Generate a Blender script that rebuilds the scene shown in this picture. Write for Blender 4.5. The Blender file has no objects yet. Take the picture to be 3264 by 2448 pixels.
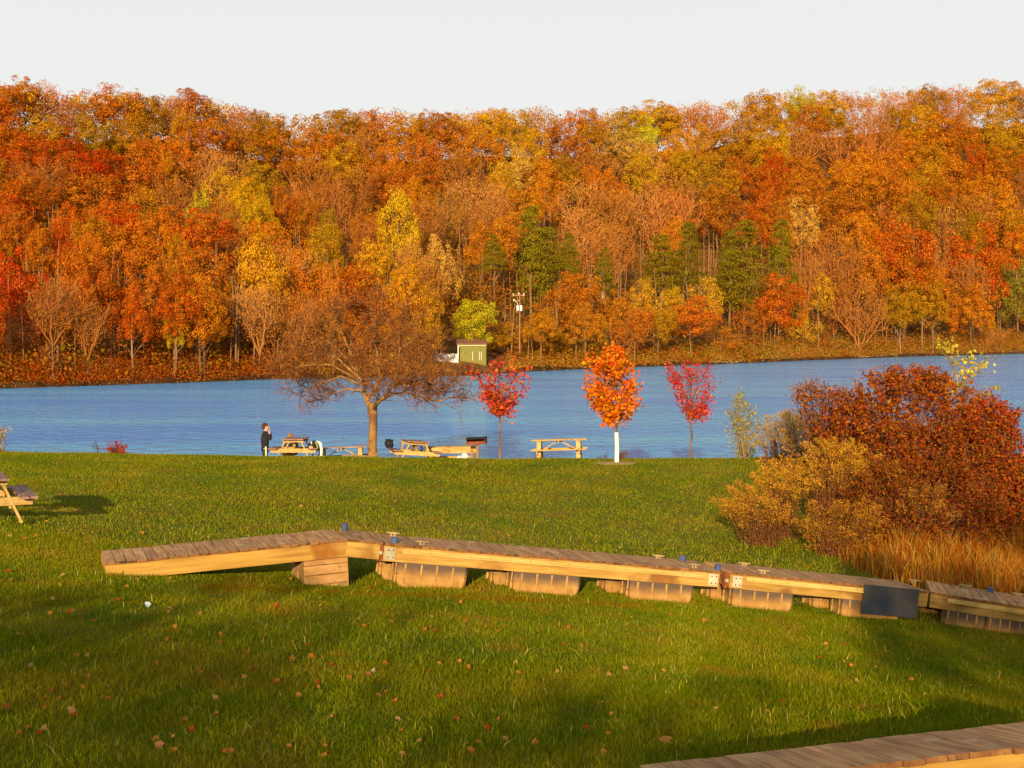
import bpy, math, random
import numpy as np
from mathutils import Vector, Matrix
R = math.radians
PI = math.pi
scene = bpy.context.scene
COL = scene.collection

# ------------------------------------------------------------------ camera
EYE = 5.8; F = 4400.0; HY = 1040.0; CX = 1632.0
cam_d = bpy.data.cameras.new('camera'); cam = bpy.data.objects.new('camera', cam_d); COL.objects.link(cam)
cam.location = (0, 0, EYE); cam.rotation_euler = (R(90), 0, 0)
cam_d.sensor_width = 36; cam_d.lens = F/3264*36; cam_d.shift_y = -(1224-HY)/3264
cam_d.clip_start = .1; cam_d.clip_end = 6000
scene.camera = cam
# ------------------------------------------------------------------ sky, sun, exposure
SUN_EL = R(13); SUN_AZ = R(-7)          # light travels towards +Y, very slightly to the right
world = bpy.data.worlds.new('World'); scene.world = world; world.use_nodes = True
wn = world.node_tree.nodes; wl = world.node_tree.links; wn.clear()
sky = wn.new('ShaderNodeTexSky'); sky.sky_type = 'NISHITA'; sky.sun_disc = False
sky.sun_elevation = SUN_EL; sky.sun_rotation = PI + SUN_AZ*-1; sky.air_density = 1.0; sky.dust_density = 1.5
tc = wn.new('ShaderNodeTexCoord'); sp = wn.new('ShaderNodeSeparateXYZ'); wl.new(tc.outputs['Generated'], sp.inputs[0])
mr = wn.new('ShaderNodeMapRange'); mr.interpolation_type = 'SMOOTHSTEP'
mr.inputs[1].default_value = .16; mr.inputs[2].default_value = .75; mr.inputs[3].default_value = .96; mr.inputs[4].default_value = .22
wl.new(sp.outputs[2], mr.inputs[0])
# thin even high cloud / autumn haze: nearly white low down, open blue overhead
nz = wn.new('ShaderNodeTexNoise'); nz.inputs['Scale'].default_value = 2.2; nz.inputs['Detail'].default_value = 4
mp = wn.new('ShaderNodeMapping'); mp.inputs['Scale'].default_value = (1, 1, 6)
wl.new(tc.outputs['Generated'], mp.inputs[0]); wl.new(mp.outputs[0], nz.inputs[0])
cr = wn.new('ShaderNodeMixRGB'); cr.inputs[1].default_value = (7.0, 7.05, 7.0, 1); cr.inputs[2].default_value = (7.2, 7.2, 7.0, 1)
wl.new(nz.outputs[0], cr.inputs[0])
mx = wn.new('ShaderNodeMixRGB'); wl.new(mr.outputs[0], mx.inputs[0]); wl.new(sky.outputs[0], mx.inputs[1]); wl.new(cr.outputs[0], mx.inputs[2])
bg = wn.new('ShaderNodeBackground'); bg.inputs['Strength'].default_value = .1; wl.new(mx.outputs[0], bg.inputs[0])
wo = wn.new('ShaderNodeOutputWorld'); wl.new(bg.outputs[0], wo.inputs[0])
sd = bpy.data.lights.new('sun', 'SUN'); sd.energy = 5.0; sd.angle = R(.5); sd.color = (1, .78, .47)
sun = bpy.data.objects.new('sun', sd); COL.objects.link(sun)
LD = Vector((math.sin(-SUN_AZ)*math.cos(SUN_EL), math.cos(SUN_AZ)*math.cos(SUN_EL), -math.sin(SUN_EL)))
sun.rotation_euler = LD.to_track_quat('-Z', 'Y').to_euler(); sun.location = (0, -50, 60)
scene.view_settings.view_transform = 'Standard'; scene.view_settings.look = 'None'
scene.view_settings.gamma = 1; scene.view_settings.use_curve_mapping = False
scene.view_settings.exposure = 0.30
try: scene.cycles.transparent_max_bounces = 6; scene.cycles.max_bounces = 5; scene.cycles.diffuse_bounces = 2
except Exception: pass

# ------------------------------------------------------------------ helpers
def P(px, py, d): return Vector(((px-CX)/F*d, d, EYE-(py-HY)/F*d))
def obj(name, mesh, parent=None, **kw):
    o = bpy.data.objects.new(name, mesh); COL.objects.link(o)
    if parent is not None: o.parent = parent
    for k, v in kw.items(): o[k] = v
    return o
def thing(name, label, cat, loc=(0, 0, 0), rz=0, group=None):
    o = obj(name, None); o.location = loc; o.rotation_euler = (0, 0, rz); o.empty_display_size = .2
    return tag(o, label, cat, group)
def tag(o, label, cat, group=None):
    o['label'] = label; o['category'] = cat
    if group: o['group'] = group
    return o
class MB:
    def __init__(s): s.v = []; s.f = []
    def add(s, vs, fs):
        n = len(s.v); s.v += [tuple(v) for v in vs]; s.f += [tuple(i+n for i in f) for f in fs]
    def box(s, c, size, rot=None, jit=0):
        hx, hy, hz = size[0]/2, size[1]/2, size[2]/2
        vs = [Vector((x, y, z)) for x in (-hx, hx) for y in (-hy, hy) for z in (-hz, hz)]
        if jit: vs = [v+Vector([random.uniform(-jit, jit) for _ in range(3)]) for v in vs]
        if rot is not None: vs = [rot @ v for v in vs]
        s.add([v+Vector(c) for v in vs], [(0, 1, 3, 2), (4, 6, 7, 5), (0, 4, 5, 1), (2, 3, 7, 6), (0, 2, 6, 4), (1, 5, 7, 3)])
    def beam(s, p0, p1, w, h, up=(0, 0, 1)):
        p0 = Vector(p0); p1 = Vector(p1); d = (p1-p0); L = d.length; x = d.normalized()
        y = Vector(up).cross(x)
        if y.length < 1e-4: y = Vector((0, 1, 0))
        y.normalize(); z = x.cross(y)
        s.box((p0+p1)/2, (L, w, h), Matrix((x, y, z)).transposed())
    def tube(s, pts, rad, n=6, cap=True):
        pts = [Vector(p) for p in pts]; m = len(pts); base = len(s.v)
        d0 = (pts[-1]-pts[0]).normalized(); a = Vector((1, 0, 0)) if abs(d0.x) < .8 else Vector((0, 1, 0))
        for i, p in enumerate(pts):
            t = (pts[min(i+1, m-1)]-pts[max(i-1, 0)]).normalized()
            u = t.cross(a)
            if u.length < 1e-5: u = t.cross(Vector((0, 1, 0)))
            u.normalize(); w = t.cross(u)
            for k in range(n):
                g = 2*PI*k/n; s.v.append(tuple(p+(u*math.cos(g)+w*math.sin(g))*rad[i]))
        for i in range(m-1):
            for k in range(n):
                k2 = (k+1) % n
                s.f.append((base+i*n+k, base+i*n+k2, base+(i+1)*n+k2, base+(i+1)*n+k))
        if cap:
            s.f.append(tuple(base+k for k in range(n))[::-1]); s.f.append(tuple(base+(m-1)*n+k for k in range(n)))
    def mesh(s, name, mat, smooth=False, bevel=0):
        me = bpy.data.meshes.new(name); me.from_pydata(s.v, [], s.f); me.update()
        if mat: me.materials.append(mat)
        if smooth: me.polygons.foreach_set('use_smooth', [True]*len(me.polygons))
        return me
    def build(s, name, mat, parent=None, smooth=False, **kw):
        return obj(name, s.mesh(name, mat, smooth), parent, **kw)

def np_mesh(name, V, Fc, mat=None, face_attr=None, face_col=None, smooth=False):
    V = np.asarray(V, dtype=np.float32); Fc = np.asarray(Fc, dtype=np.int32); k = Fc.shape[1]; n = len(Fc)
    me = bpy.data.meshes.new(name); me.vertices.add(len(V)); me.vertices.foreach_set('co', V.ravel())
    me.loops.add(n*k); me.loops.foreach_set('vertex_index', Fc.ravel())
    me.polygons.add(n); me.polygons.foreach_set('loop_start', np.arange(0, n*k, k, dtype=np.int32))
    me.polygons.foreach_set('loop_total', np.full(n, k, dtype=np.int32))
    me.update(calc_edges=True)
    if smooth: me.polygons.foreach_set('use_smooth', np.ones(n, dtype=bool))
    if face_attr is not None:
        a = me.attributes.new('rnd', 'FLOAT', 'FACE'); a.data.foreach_set('value', np.asarray(face_attr, dtype=np.float32))
    if face_col is not None:
        a = me.attributes.new('col', 'FLOAT_COLOR', 'FACE')
        c = np.ones((n, 4), dtype=np.float32); c[:, :3] = face_col; a.data.foreach_set('color', c.ravel())
    if mat: me.materials.append(mat)
    return me

# ------------------------------------------------------------------ materials
def mat_new(name):
    m = bpy.data.materials.new(name); m.use_nodes = True; n = m.node_tree.nodes; l = m.node_tree.links
    b = n['Principled BSDF']; b.inputs['Roughness'].default_value = .8; b.inputs['Specular IOR Level'].default_value = .25
    return m, n, l, b
def noise_mat(name, c1, c2, scale=3, rough=.8, detail=5, stretch=(1, 1, 1), bump=0, c3=None, metallic=0, coord='Object', spots=None, spec=.25, bscale=None):
    m, n, l, b = mat_new(name)
    t = n.new('ShaderNodeTexCoord'); mp = n.new('ShaderNodeMapping'); mp.inputs['Scale'].default_value = stretch
    oi = n.new('ShaderNodeObjectInfo'); vm = n.new('ShaderNodeVectorMath'); vm.operation = 'MULTIPLY_ADD'; vm.inputs[1].default_value = (37, 53, 71)
    l.new(oi.outputs['Random'], vm.inputs[0]); l.new(t.outputs[coord], vm.inputs[2]); l.new(vm.outputs[0], mp.inputs[0]); N = n.new('ShaderNodeTexNoise'); N.inputs['Scale'].default_value = scale; N.inputs['Detail'].default_value = detail
    l.new(mp.outputs[0], N.inputs[0])
    cr = n.new('ShaderNodeValToRGB'); e = cr.color_ramp.elements; e[0].position = .33; e[1].position = .68
    e[0].color = (*c1, 1); e[1].color = (*c2, 1)
    if c3: k = e.new(.5); k.color = (*c3, 1)
    l.new(N.outputs[0], cr.inputs[0]); out = cr.outputs[0]
    if spots:   # (colour, scale, threshold)
        N2 = n.new('ShaderNodeTexNoise'); N2.inputs['Scale'].default_value = spots[1]; N2.inputs['Detail'].default_value = 3
        l.new(vm.outputs[0], N2.inputs[0]); r2 = n.new('ShaderNodeMapRange'); r2.inputs[1].default_value = spots[2]; r2.inputs[2].default_value = spots[2]+.12
        l.new(N2.outputs[0], r2.inputs[0]); mx = n.new('ShaderNodeMixRGB'); l.new(r2.outputs[0], mx.inputs[0]); l.new(out, mx.inputs[1]); mx.inputs[2].default_value = (*spots[0], 1); out = mx.outputs[0]
    hv = n.new('ShaderNodeHueSaturation'); rv = n.new('ShaderNodeMapRange'); rv.inputs[3].default_value = .84; rv.inputs[4].default_value = 1.12; l.new(oi.outputs['Random'], rv.inputs[0]); l.new(rv.outputs[0], hv.inputs['Value']); l.new(out, hv.inputs['Color']); out = hv.outputs[0]
    l.new(out, b.inputs['Base Color']); b.inputs['Roughness'].default_value = rough; b.inputs['Metallic'].default_value = metallic
    b.inputs['Specular IOR Level'].default_value = spec
    if bump:
        bp = n.new('ShaderNodeBump'); bp.inputs['Strength'].default_value = bump; bp.inputs['Distance'].default_value = .02
        l.new(N.outputs[0], bp.inputs['Height']); l.new(bp.outputs[0], b.inputs['Normal'])
    return m
def leaf_mat(name, use_col=False, var=.42, huev=.018, trans=.25):
    """foliage: hue from the object's own colour (or the leaf's), each leaf a little different"""
    m, n, l, b = mat_new(name)
    a = n.new('ShaderNodeAttribute'); a.attribute_name = 'rnd'
    if use_col:
        c = n.new('ShaderNodeAttribute'); c.attribute_name = 'col'; co = c.outputs['Color']; rr = None
    else:
        c = n.new('ShaderNodeObjectInfo'); co = c.outputs['Color']
    h = n.new('ShaderNodeHueSaturation'); l.new(co, h.inputs['Color'])
    m1 = n.new('ShaderNodeMapRange'); m1.inputs[3].default_value = .5-huev; m1.inputs[4].default_value = .5+huev; l.new(a.outputs['Fac'], m1.inputs[0])
    # coarse patches of turned leaves across the crown
    t = n.new('ShaderNodeTexCoord'); N = n.new('ShaderNodeTexNoise'); N.inputs['Scale'].default_value = 4; N.inputs['Detail'].default_value = 2; l.new(t.outputs['Object'], N.inputs[0])
    ad = n.new('ShaderNodeMath'); ad.operation = 'MULTIPLY_ADD'; ad.inputs[1].default_value = .05; l.new(N.outputs[0], ad.inputs[0])
    s2 = n.new('ShaderNodeMath'); s2.operation = 'SUBTRACT'; s2.inputs[1].default_value = .025; l.new(m1.outputs[0], s2.inputs[0]); l.new(s2.outputs[0], ad.inputs[2])
    l.new(ad.outputs[0], h.inputs['Hue'])
    w = n.new('ShaderNodeMath'); w.operation = 'FRACT'; w7 = n.new('ShaderNodeMath'); w7.operation = 'MULTIPLY'; w7.inputs[1].default_value = 7.31
    l.new(a.outputs['Fac'], w7.inputs[0]); l.new(w7.outputs[0], w.inputs[0])
    m2 = n.new('ShaderNodeMapRange'); m2.inputs[3].default_value = 1-var; m2.inputs[4].default_value = 1+var*.8; l.new(w.outputs[0], m2.inputs[0]); l.new(m2.outputs[0], h.inputs['Value'])
    l.new(h.outputs[0], b.inputs['Base Color']); b.inputs['Roughness'].default_value = .9; b.inputs['Specular IOR Level'].default_value = 0
    if trans:
        tr = n.new('ShaderNodeBsdfTranslucent'); l.new(h.outputs[0], tr.inputs[0]); mx = n.new('ShaderNodeMixShader'); mx.inputs[0].default_value = trans
        l.new(b.outputs[0], mx.inputs[1]); l.new(tr.outputs[0], mx.inputs[2]); l.new(mx.outputs[0], n['Material Output'].inputs[0])
    return m
M = {}
M['leaf'] = leaf_mat('leaf_foliage'); M['leafcol'] = leaf_mat('leaf_mixed', use_col=True, var=.4, huev=.015)
M['leafnear'] = leaf_mat('leaf_near', var=.5, huev=.025, trans=.3)
def twig_mat():
    m, n, l, b = mat_new('twig_bark'); c = n.new('ShaderNodeObjectInfo'); l.new(c.outputs['Color'], b.inputs['Base Color']); b.inputs['Roughness'].default_value = .85
    return m
M['twig'] = twig_mat()
M['bark'] = noise_mat('trunk_bark', (.14, .065, .022), (.34, .18, .07), 3, stretch=(6, 6, 1), bump=.4)
M['bark_tan'] = noise_mat('tan_trunk_bark', (.26, .12, .03), (.50, .28, .085), 7, stretch=(6, 6, 1), bump=.7, spots=((.22, .10, .04), 3, .55))
M['deck'] = noise_mat('weathered_deck_board', (.31, .135, .048), (.60, .33, .12), 2.2, stretch=(10, .7, 6), bump=.35, c3=(.44, .23, .095), spots=((.60, .42, .24), 2.3, .60))
M['edge'] = noise_mat('deck_board_end', (.16, .06, .018), (.33, .15, .05), 9, bump=.5, spots=((.07, .035, .015), 6, .56))
M['lumber'] = noise_mat('stringer_lumber', (.34, .165, .028), (.54, .31, .06), 1.6, stretch=(.7, 3, 9), bump=.3, spots=((.30, .11, .016), 1.3, .60))
M['lumber_old'] = noise_mat('old_lumber', (.34, .175, .035), (.54, .32, .075), 2.4, stretch=(.8, 3, 8), bump=.3, spots=((.26, .11, .025), 1.7, .54))
M['table'] = noise_mat('picnic_table_timber', (.48, .28, .08), (.66, .44, .15), 3.5, stretch=(1, 2, 5), bump=.3, spots=((.36, .17, .05), 3, .6))
M['table_top'] = noise_mat('weathered_table_board', (.24, .12, .085), (.42, .25, .18), 3, stretch=(.6, 10, 4), bump=.4, spots=((.09, .055, .05), 3, .62))
M['float'] = noise_mat('float_drum_plastic', (.34, .17, .055), (.50, .29, .11), 4, stretch=(1, 1, 3), bump=.2, c3=(.42, .22, .07), spots=((.26, .15, .075), 9, .58))
def float_mat():
    m, n, l, b = mat_new('float_drum_plastic'); t = n.new('ShaderNodeTexCoord'); sp = n.new('ShaderNodeSeparateXYZ'); l.new(t.outputs['Object'], sp.inputs[0])
    N = n.new('ShaderNodeTexNoise'); N.inputs['Scale'].default_value = 5; N.inputs['Detail'].default_value = 6; l.new(t.outputs['Object'], N.inputs[0])
    N2 = n.new('ShaderNodeTexNoise'); N2.inputs['Scale'].default_value = 1.6; N2.inputs['Detail'].default_value = 4; l.new(t.outputs['Object'], N2.inputs[0])
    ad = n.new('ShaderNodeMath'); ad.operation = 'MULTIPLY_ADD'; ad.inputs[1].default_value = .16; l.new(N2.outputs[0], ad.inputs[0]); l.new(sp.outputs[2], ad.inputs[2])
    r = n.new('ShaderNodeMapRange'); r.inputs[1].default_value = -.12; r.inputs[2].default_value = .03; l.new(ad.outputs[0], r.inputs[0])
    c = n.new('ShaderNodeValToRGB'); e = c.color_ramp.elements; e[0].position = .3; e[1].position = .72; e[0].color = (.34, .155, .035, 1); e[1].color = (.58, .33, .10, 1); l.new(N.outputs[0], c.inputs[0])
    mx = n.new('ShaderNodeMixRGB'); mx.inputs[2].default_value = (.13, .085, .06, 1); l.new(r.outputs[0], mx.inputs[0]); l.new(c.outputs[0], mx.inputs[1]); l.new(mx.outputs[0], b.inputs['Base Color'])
    bp = n.new('ShaderNodeBump'); bp.inputs['Strength'].default_value = .2; bp.inputs['Distance'].default_value = .02; l.new(N.outputs[0], bp.inputs['Height']); l.new(bp.outputs[0], b.inputs['Normal']); b.inputs['Roughness'].default_value = .6; return m
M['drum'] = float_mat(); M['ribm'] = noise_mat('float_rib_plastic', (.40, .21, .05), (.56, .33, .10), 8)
M['rail'] = noise_mat('vinyl_rub_rail', (.52, .33, .085), (.66, .46, .15), 3, stretch=(.5, 2, 6), bump=.1)
M['rust'] = noise_mat('rusty_steel', (.16, .035, .012), (.34, .09, .025), 7, bump=.4, rough=.75)
M['galv'] = noise_mat('galvanised_plate', (.42, .37, .24), (.58, .52, .36), 5, rough=.5, bump=.1, spots=((.40, .30, .18), 4, .64))
M['steel_dark'] = noise_mat('dull_steel_sheet', (.07, .09, .135), (.16, .14, .12), 1.6, stretch=(1, 1, .8), rough=.38, metallic=.5, spots=((.17, .09, .04), 2.0, .66))
M['blue'] = noise_mat('blue_pile_cap', (.03, .06, .17), (.09, .13, .30), 9, rough=.4, spots=((.22, .05, .03), 9, .6))
M['cleat'] = noise_mat('cast_cleat', (.32, .22, .09), (.50, .36, .17), 9, rough=.5)
M['white'] = noise_mat('white_paint', (.80, .77, .68), (.86, .84, .78), 3, rough=.6)
M['black'] = noise_mat('black_fabric', (.012, .012, .015), (.03, .028, .03), 14)
M['skin'] = noise_mat('skin', (.62, .33, .20), (.70, .40, .26), 9, rough=.6)
M['hair'] = noise_mat('brown_hair', (.05, .02, .01), (.12, .05, .02), 20)

# ------------------------------------------------------------------ near ground
DR = np.array([-80, -30, 0, 5, 8, 12, 17, 21, 23.5, 30, 37, 44.0])
AC = np.array([-.6, -.37, -.29, -.13, 0, .11, .19, .27, .37, .6])
GT = np.array([
 [-.6]*10, [-1.0]*10, [-1.7]*10, [-2.75]*10,
 [-3.0, -3.05, -3.1, -3.12, -3.12, -3.05, -3.0, -2.98, -2.98, -2.98],
 [-3.0, -3.2, -3.3, -3.5, -3.58, -3.5, -3.42, -3.40, -3.42, -3.5],
 [-3.2, -3.38, -3.5, -3.75, -3.95, -4.1, -4.2, -4.35, -4.5, -4.6],
 [-3.3, -3.46, -3.66, -3.97, -4.19, -4.4, -4.6, -4.85, -5.1, -5.2],
 [-3.3, -3.48, -3.72, -4.1, -4.3, -4.6, -4.85, -5.1, -5.37, -5.5],
 [-3.45, -3.6, -3.8, -4.15, -4.3, -4.55, -4.75, -4.9, -5.1, -5.3],
 [-3.7, -3.8, -3.9, -4.15, -4.28, -4.38, -4.45, -4.5, -4.6, -4.7],
 [-3.9, -4.0, -4.08, -4.17, -4.24, -4.22, -4.20, -4.20, -4.2, -4.2]])
GX = np.arange(-70, 70.01, .5); GY = np.arange(-70, 72.01, .5)
def _build_height():
    X, Y = np.meshgrid(GX, GY)
    yy = np.clip(Y, -80, 44); A = X/np.maximum(Y, 8); A = np.clip(A, AC[0], AC[-1])
    rows = np.stack([np.interp(A.ravel(), AC, GT[i]) for i in range(len(DR))])
    k = np.clip(np.searchsorted(DR, yy.ravel())-1, 0, len(DR)-2); t = (yy.ravel()-DR[k])/(DR[k+1]-DR[k]); ix = np.arange(len(k))
    Z = (rows[k, ix]*(1-t)+rows[k+1, ix]*t).reshape(X.shape)
    for _ in range(3):
        Z[1:-1] = (Z[:-2]+2*Z[1:-1]+Z[2:])/4
    T = np.maximum(Y-44, 0)
    drop = np.interp(T, [0, .7, 1.5, 3.5, 6, 10, 28], [0, .07, .23, .85, 1.65, 2.5, 4.5])
    Z = Z-drop+EYE
    Z += .018*np.sin(X*1.3+Y*.7)*np.sin(Y*.9-X*.4)
    return Z
GZ = _build_height()
def gz(x, y):
    x = np.asarray(x, float); y = np.asarray(y, float)
    fx = np.clip((x-GX[0])/.5, 0, len(GX)-1.001); fy = np.clip((y-GY[0])/.5, 0, len(GY)-1.001)
    i = fx.astype(int); j = fy.astype(int); a = fx-i; b = fy-j
    return GZ[j, i]*(1-a)*(1-b)+GZ[j, i+1]*a*(1-b)+GZ[j+1, i]*(1-a)*b+GZ[j+1, i+1]*a*b
def gpt(px, d): x = (px-CX)/F*d; return Vector((x, d, float(gz(x, d))))
X, Y = np.meshgrid(GX, GY); nx, ny = len(GX), len(GY)
V = np.stack([X.ravel(), Y.ravel(), GZ.ravel()], 1)
I = (np.arange(ny-1)[:, None]*nx+np.arange(nx-1)[None, :]).ravel()
Fq = np.stack([I, I+1, I+nx+1, I+nx], 1)
def lawn_soil():
    m, n, l, b = mat_new('lawn_soil')
    g = n.new('ShaderNodeNewGeometry'); N = n.new('ShaderNodeTexNoise'); N.inputs['Scale'].default_value = .35; N.inputs['Detail'].default_value = 6; l.new(g.outputs['Position'], N.inputs[0])
    cr = n.new('ShaderNodeValToRGB'); e = cr.color_ramp.elements; e[0].position = .35; e[1].position = .7; e[0].color = (.08, .10, .008, 1); e[1].color = (.18, .14, .025, 1); l.new(N.outputs[0], cr.inputs[0]); l.new(cr.outputs[0], b.inputs['Base Color'])
    b.inputs['Roughness'].default_value = 1; b.inputs['Specular IOR Level'].default_value = .05
    return m
obj('lawn_ground', np_mesh('lawn_ground', V, Fq, lawn_soil(), smooth=True), kind='structure')

# ------------------------------------------------------------------ lake
def water_mat():
    m, n, l, b = mat_new('lake_water')
    g = n.new('ShaderNodeNewGeometry'); mp = n.new('ShaderNodeMapping'); mp.inputs['Scale'].default_value = (.8, .8, 1); mp.inputs['Rotation'].default_value = (0, 0, .25); l.new(g.outputs['Position'], mp.inputs[0])
    N = n.new('ShaderNodeTexNoise'); N.inputs['Scale'].default_value = 1.1; N.inputs['Detail'].default_value = 6; N.inputs['Roughness'].default_value = .62; N.inputs['Distortion'].default_value = .4; l.new(mp.outputs[0], N.inputs[0])
    bp = n.new('ShaderNodeBump'); bp.inputs['Strength'].default_value = 1; bp.inputs['Distance'].default_value = .42; l.new(N.outputs[0], bp.inputs['Height']); l.new(bp.outputs[0], b.inputs['Normal'])
    N2 = n.new('ShaderNodeTexNoise'); N2.inputs['Scale'].default_value = .05; N2.inputs['Detail'].default_value = 5
    mp2 = n.new('ShaderNodeMapping'); mp2.inputs['Scale'].default_value = (.5, 2.2, 1); l.new(g.outputs['Position'], mp2.inputs[0]); l.new(mp2.outputs[0], N2.inputs[0])
    cr = n.new('ShaderNodeValToRGB'); e = cr.color_ramp.elements; e[0].position = .35; e[1].position = .68; e[0].color = (.05, .40, 1, 1); e[1].color = (.13, .60, 1, 1)
    l.new(N2.outputs[0], cr.inputs[0]); l.new(cr.outputs[0], b.inputs['Base Color'])
    b.inputs['Roughness'].default_value = .12; b.inputs['IOR'].default_value = 1.33; b.inputs['Specular IOR Level'].default_value = .5
    return m
mb = MB(); mb.add([(-1800, 42, 0), (1800, 42, 0), (1800, 1500, 0), (-1800, 1500, 0)], [(0, 1, 2, 3)])
mb.build('lake_water', water_mat(), kind='structure')

# ------------------------------------------------------------------ far shore and wooded hill
SHX = np.array([-1500, 0, 244, 721, 875, 1508, 1682, 1876, 2025, 2258, 2547, 2889, 3264, 4500])
SHY = np.array([1290, 1238, 1231, 1215, 1208, 1197, 1184, 1176, 1170, 1162, 1150, 1137, 1127, 1110])
RIX = np.array([-1500, 0, 60, 130, 200, 300, 400, 520, 620, 700, 850, 930, 1000, 1200, 1390, 1500, 1700, 1850, 2000, 2150, 2300, 2400, 2540, 2600, 2850, 3000, 3150, 3264, 4500])
RIY = np.array([330, 285, 262, 275, 318, 300, 290, 320, 300, 335, 362, 388, 368, 352, 372, 356, 352, 362, 345, 336, 322, 308, 292, 298, 282, 275, 270, 272, 300])
RSM = np.convolve(np.interp(np.arange(-1500, 4500, 20), RIX, RIY), np.ones(9)/9, 'same'); RSM[:5] = RSM[5]; RSM[-5:] = RSM[-6]
def shoreD(px): return EYE*F/(np.interp(px, SHX, SHY)-HY)
def hill_m(px): return np.interp(px, [-500, 0, 1632, 3264, 3800], [12, 12, 16, 22, 22])
def hill_r(px, u): return shoreD(px)+np.interp(px, [0, 1632, 3264], [100, 130, 160])*u
def hill_py(px, u):
    r1 = hill_r(px, 1.0); top = np.interp(px, np.arange(-1500, 4500, 20), RSM)+.62*hill_m(px)*F/r1
    s = np.interp(px, SHX, SHY); return s-(s-top)*np.power(np.clip(u, 0, 1), 1.1)
def hill_pt(px, u):
    r = float(hill_r(px, u)); z = EYE+(HY-float(hill_py(px, u)))/F*r
    return Vector(((px-CX)/F*r, r, z))
PXs = np.arange(-3200, 6200, 40); Us = np.concatenate([[-.3, -.05], np.linspace(0, 1, 34), [1.1, 1.3, 1.7, 2.4, 4]])
Vh = []
for u in Us:
    r = hill_r(PXs, u); z = EYE+(HY-hill_py(PXs, u))/F*hill_r(PXs, min(max(u, 0), 1))
    if u < 0: z = z*0+(-4 if u < -.1 else -.6)
    if u > 1: z = z-(u-1)*9
    if 0 < u <= 1: z = z+.5*np.sin(PXs*.013+u*20)*min(1, u*6)
    Vh.append(np.stack([(PXs-CX)/F*r, r, z], 1))
Vh = np.concatenate(Vh); nx = len(PXs); I = (np.arange(len(Us)-1)[:, None]*nx+np.arange(nx-1)[None, :]).ravel()
M['hill'] = noise_mat('leaf_litter', (.10, .045, .015), (.26, .13, .035), .25, detail=8, c3=(.18, .085, .022), rough=1, spec=.05)
obj('far_hillside', np_mesh('far_hillside', Vh, np.stack([I, I+1, I+nx+1, I+nx], 1), M['hill'], smooth=True), kind='structure')

# ------------------------------------------------------------------ foliage prototypes (unit size: 1 wide, 1 high, base at z=0)
def unit(v): return v/np.maximum(np.linalg.norm(v, axis=1, keepdims=True), 1e-6)
def leaf_quads(Pt, N, size, rng, asp=.7):
    n = len(Pt); N = unit(N); T = unit(np.cross(N, unit(rng.normal(size=(n, 3))))); B = np.cross(N, T)
    s = (size*rng.uniform(.6, 1.4, n))[:, None]
    V = np.stack([Pt-T*s*.5, Pt+B*s*.5*asp+N*s*.12, Pt+T*s*.5, Pt-B*s*.5*asp+N*s*.12], 1).reshape(-1, 3)
    return V, np.arange(n*4).reshape(n, 4)
def lobes(rng, nl, shape, nq, leaf, rl=(.055, .13)):
    """clumps over the crown's shell, each clump a dome of leaves"""
    out_p = []; out_n = []
    for i in range(nl):
        for _ in range(40):
            d = unit(rng.normal(size=(1, 3)))[0]
            if d[2] > -.55: break
        c = shape(d, rng.uniform(.60, .98)); r = rng.uniform(*rl)
        if i < nl*.22: c = shape(d, rng.uniform(.2, .55))
        dd = unit(rng.normal(size=(nq, 3))+d*.75); rr = r*rng.uniform(.72, 1.08, (nq, 1))
        out_p.append(c+dd*rr*np.array([1, 1, .82])); out_n.append(dd*1.1+rng.normal(size=(nq, 3))*.55)
    return np.concatenate(out_p), np.concatenate(out_n)
def crown_round(seed, nl=84, nq=110, leaf=.022, squash=1.0, top=0.0, sparse=0):
    rng = np.random.default_rng(seed); lop = rng.normal(0, .07, (4,)); ph = rng.uniform(0, 6, 3)
    def shape(d, k):
        rx = .45*(1+.16*math.sin(3*math.atan2(d[1], d[0])+ph[0]))
        z = d[2]*.5*squash; w = 1-top*max(0, d[2])-.12*max(0, -d[2])
        return np.array([d[0]*rx*w*k+lop[0]*d[2], d[1]*rx*w*k+lop[1]*d[2], .5+z*k])
    p, n = lobes(rng, nl, shape, nq, leaf); V, Fc = leaf_quads(p, n, leaf, rng)
    return np_mesh('leaf_crown', V, Fc, M['leaf'], rng.random(len(Fc)))
def crown_cone(seed, nq=2600, leaf=.028):
    rng = np.random.default_rng(seed); p = []; n = []
    t = 0.0; L = 0
    while t < .97:
        w = .5*(1-t)**.7*(.8+.35*rng.random())+.03
        for k in range(7 if t < .6 else 5):
            if rng.random() < .14: continue
            a = rng.uniform(0, 2*PI); c = np.array([math.cos(a)*w*.62, math.sin(a)*w*.62, t+rng.normal(0, .02)])
            q = 120; g = rng.normal(size=(q, 3))*np.array([.085, .085, .018])*(.45+w*1.4); g[:, 2] -= np.linalg.norm(g[:, :2], axis=1)*.22
            p.append(c+g); n.append(rng.normal(size=(q, 3))*.6+np.array([math.cos(a)*.7, math.sin(a)*.7, .8]))
        t += rng.uniform(.055, .085)
    p = np.concatenate(p); n = np.concatenate(n); V, Fc = leaf_quads(p, n, leaf, rng, .45)
    return np_mesh('needle_crown', V, Fc, M['leaf'], rng.random(len(Fc)))
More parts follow.
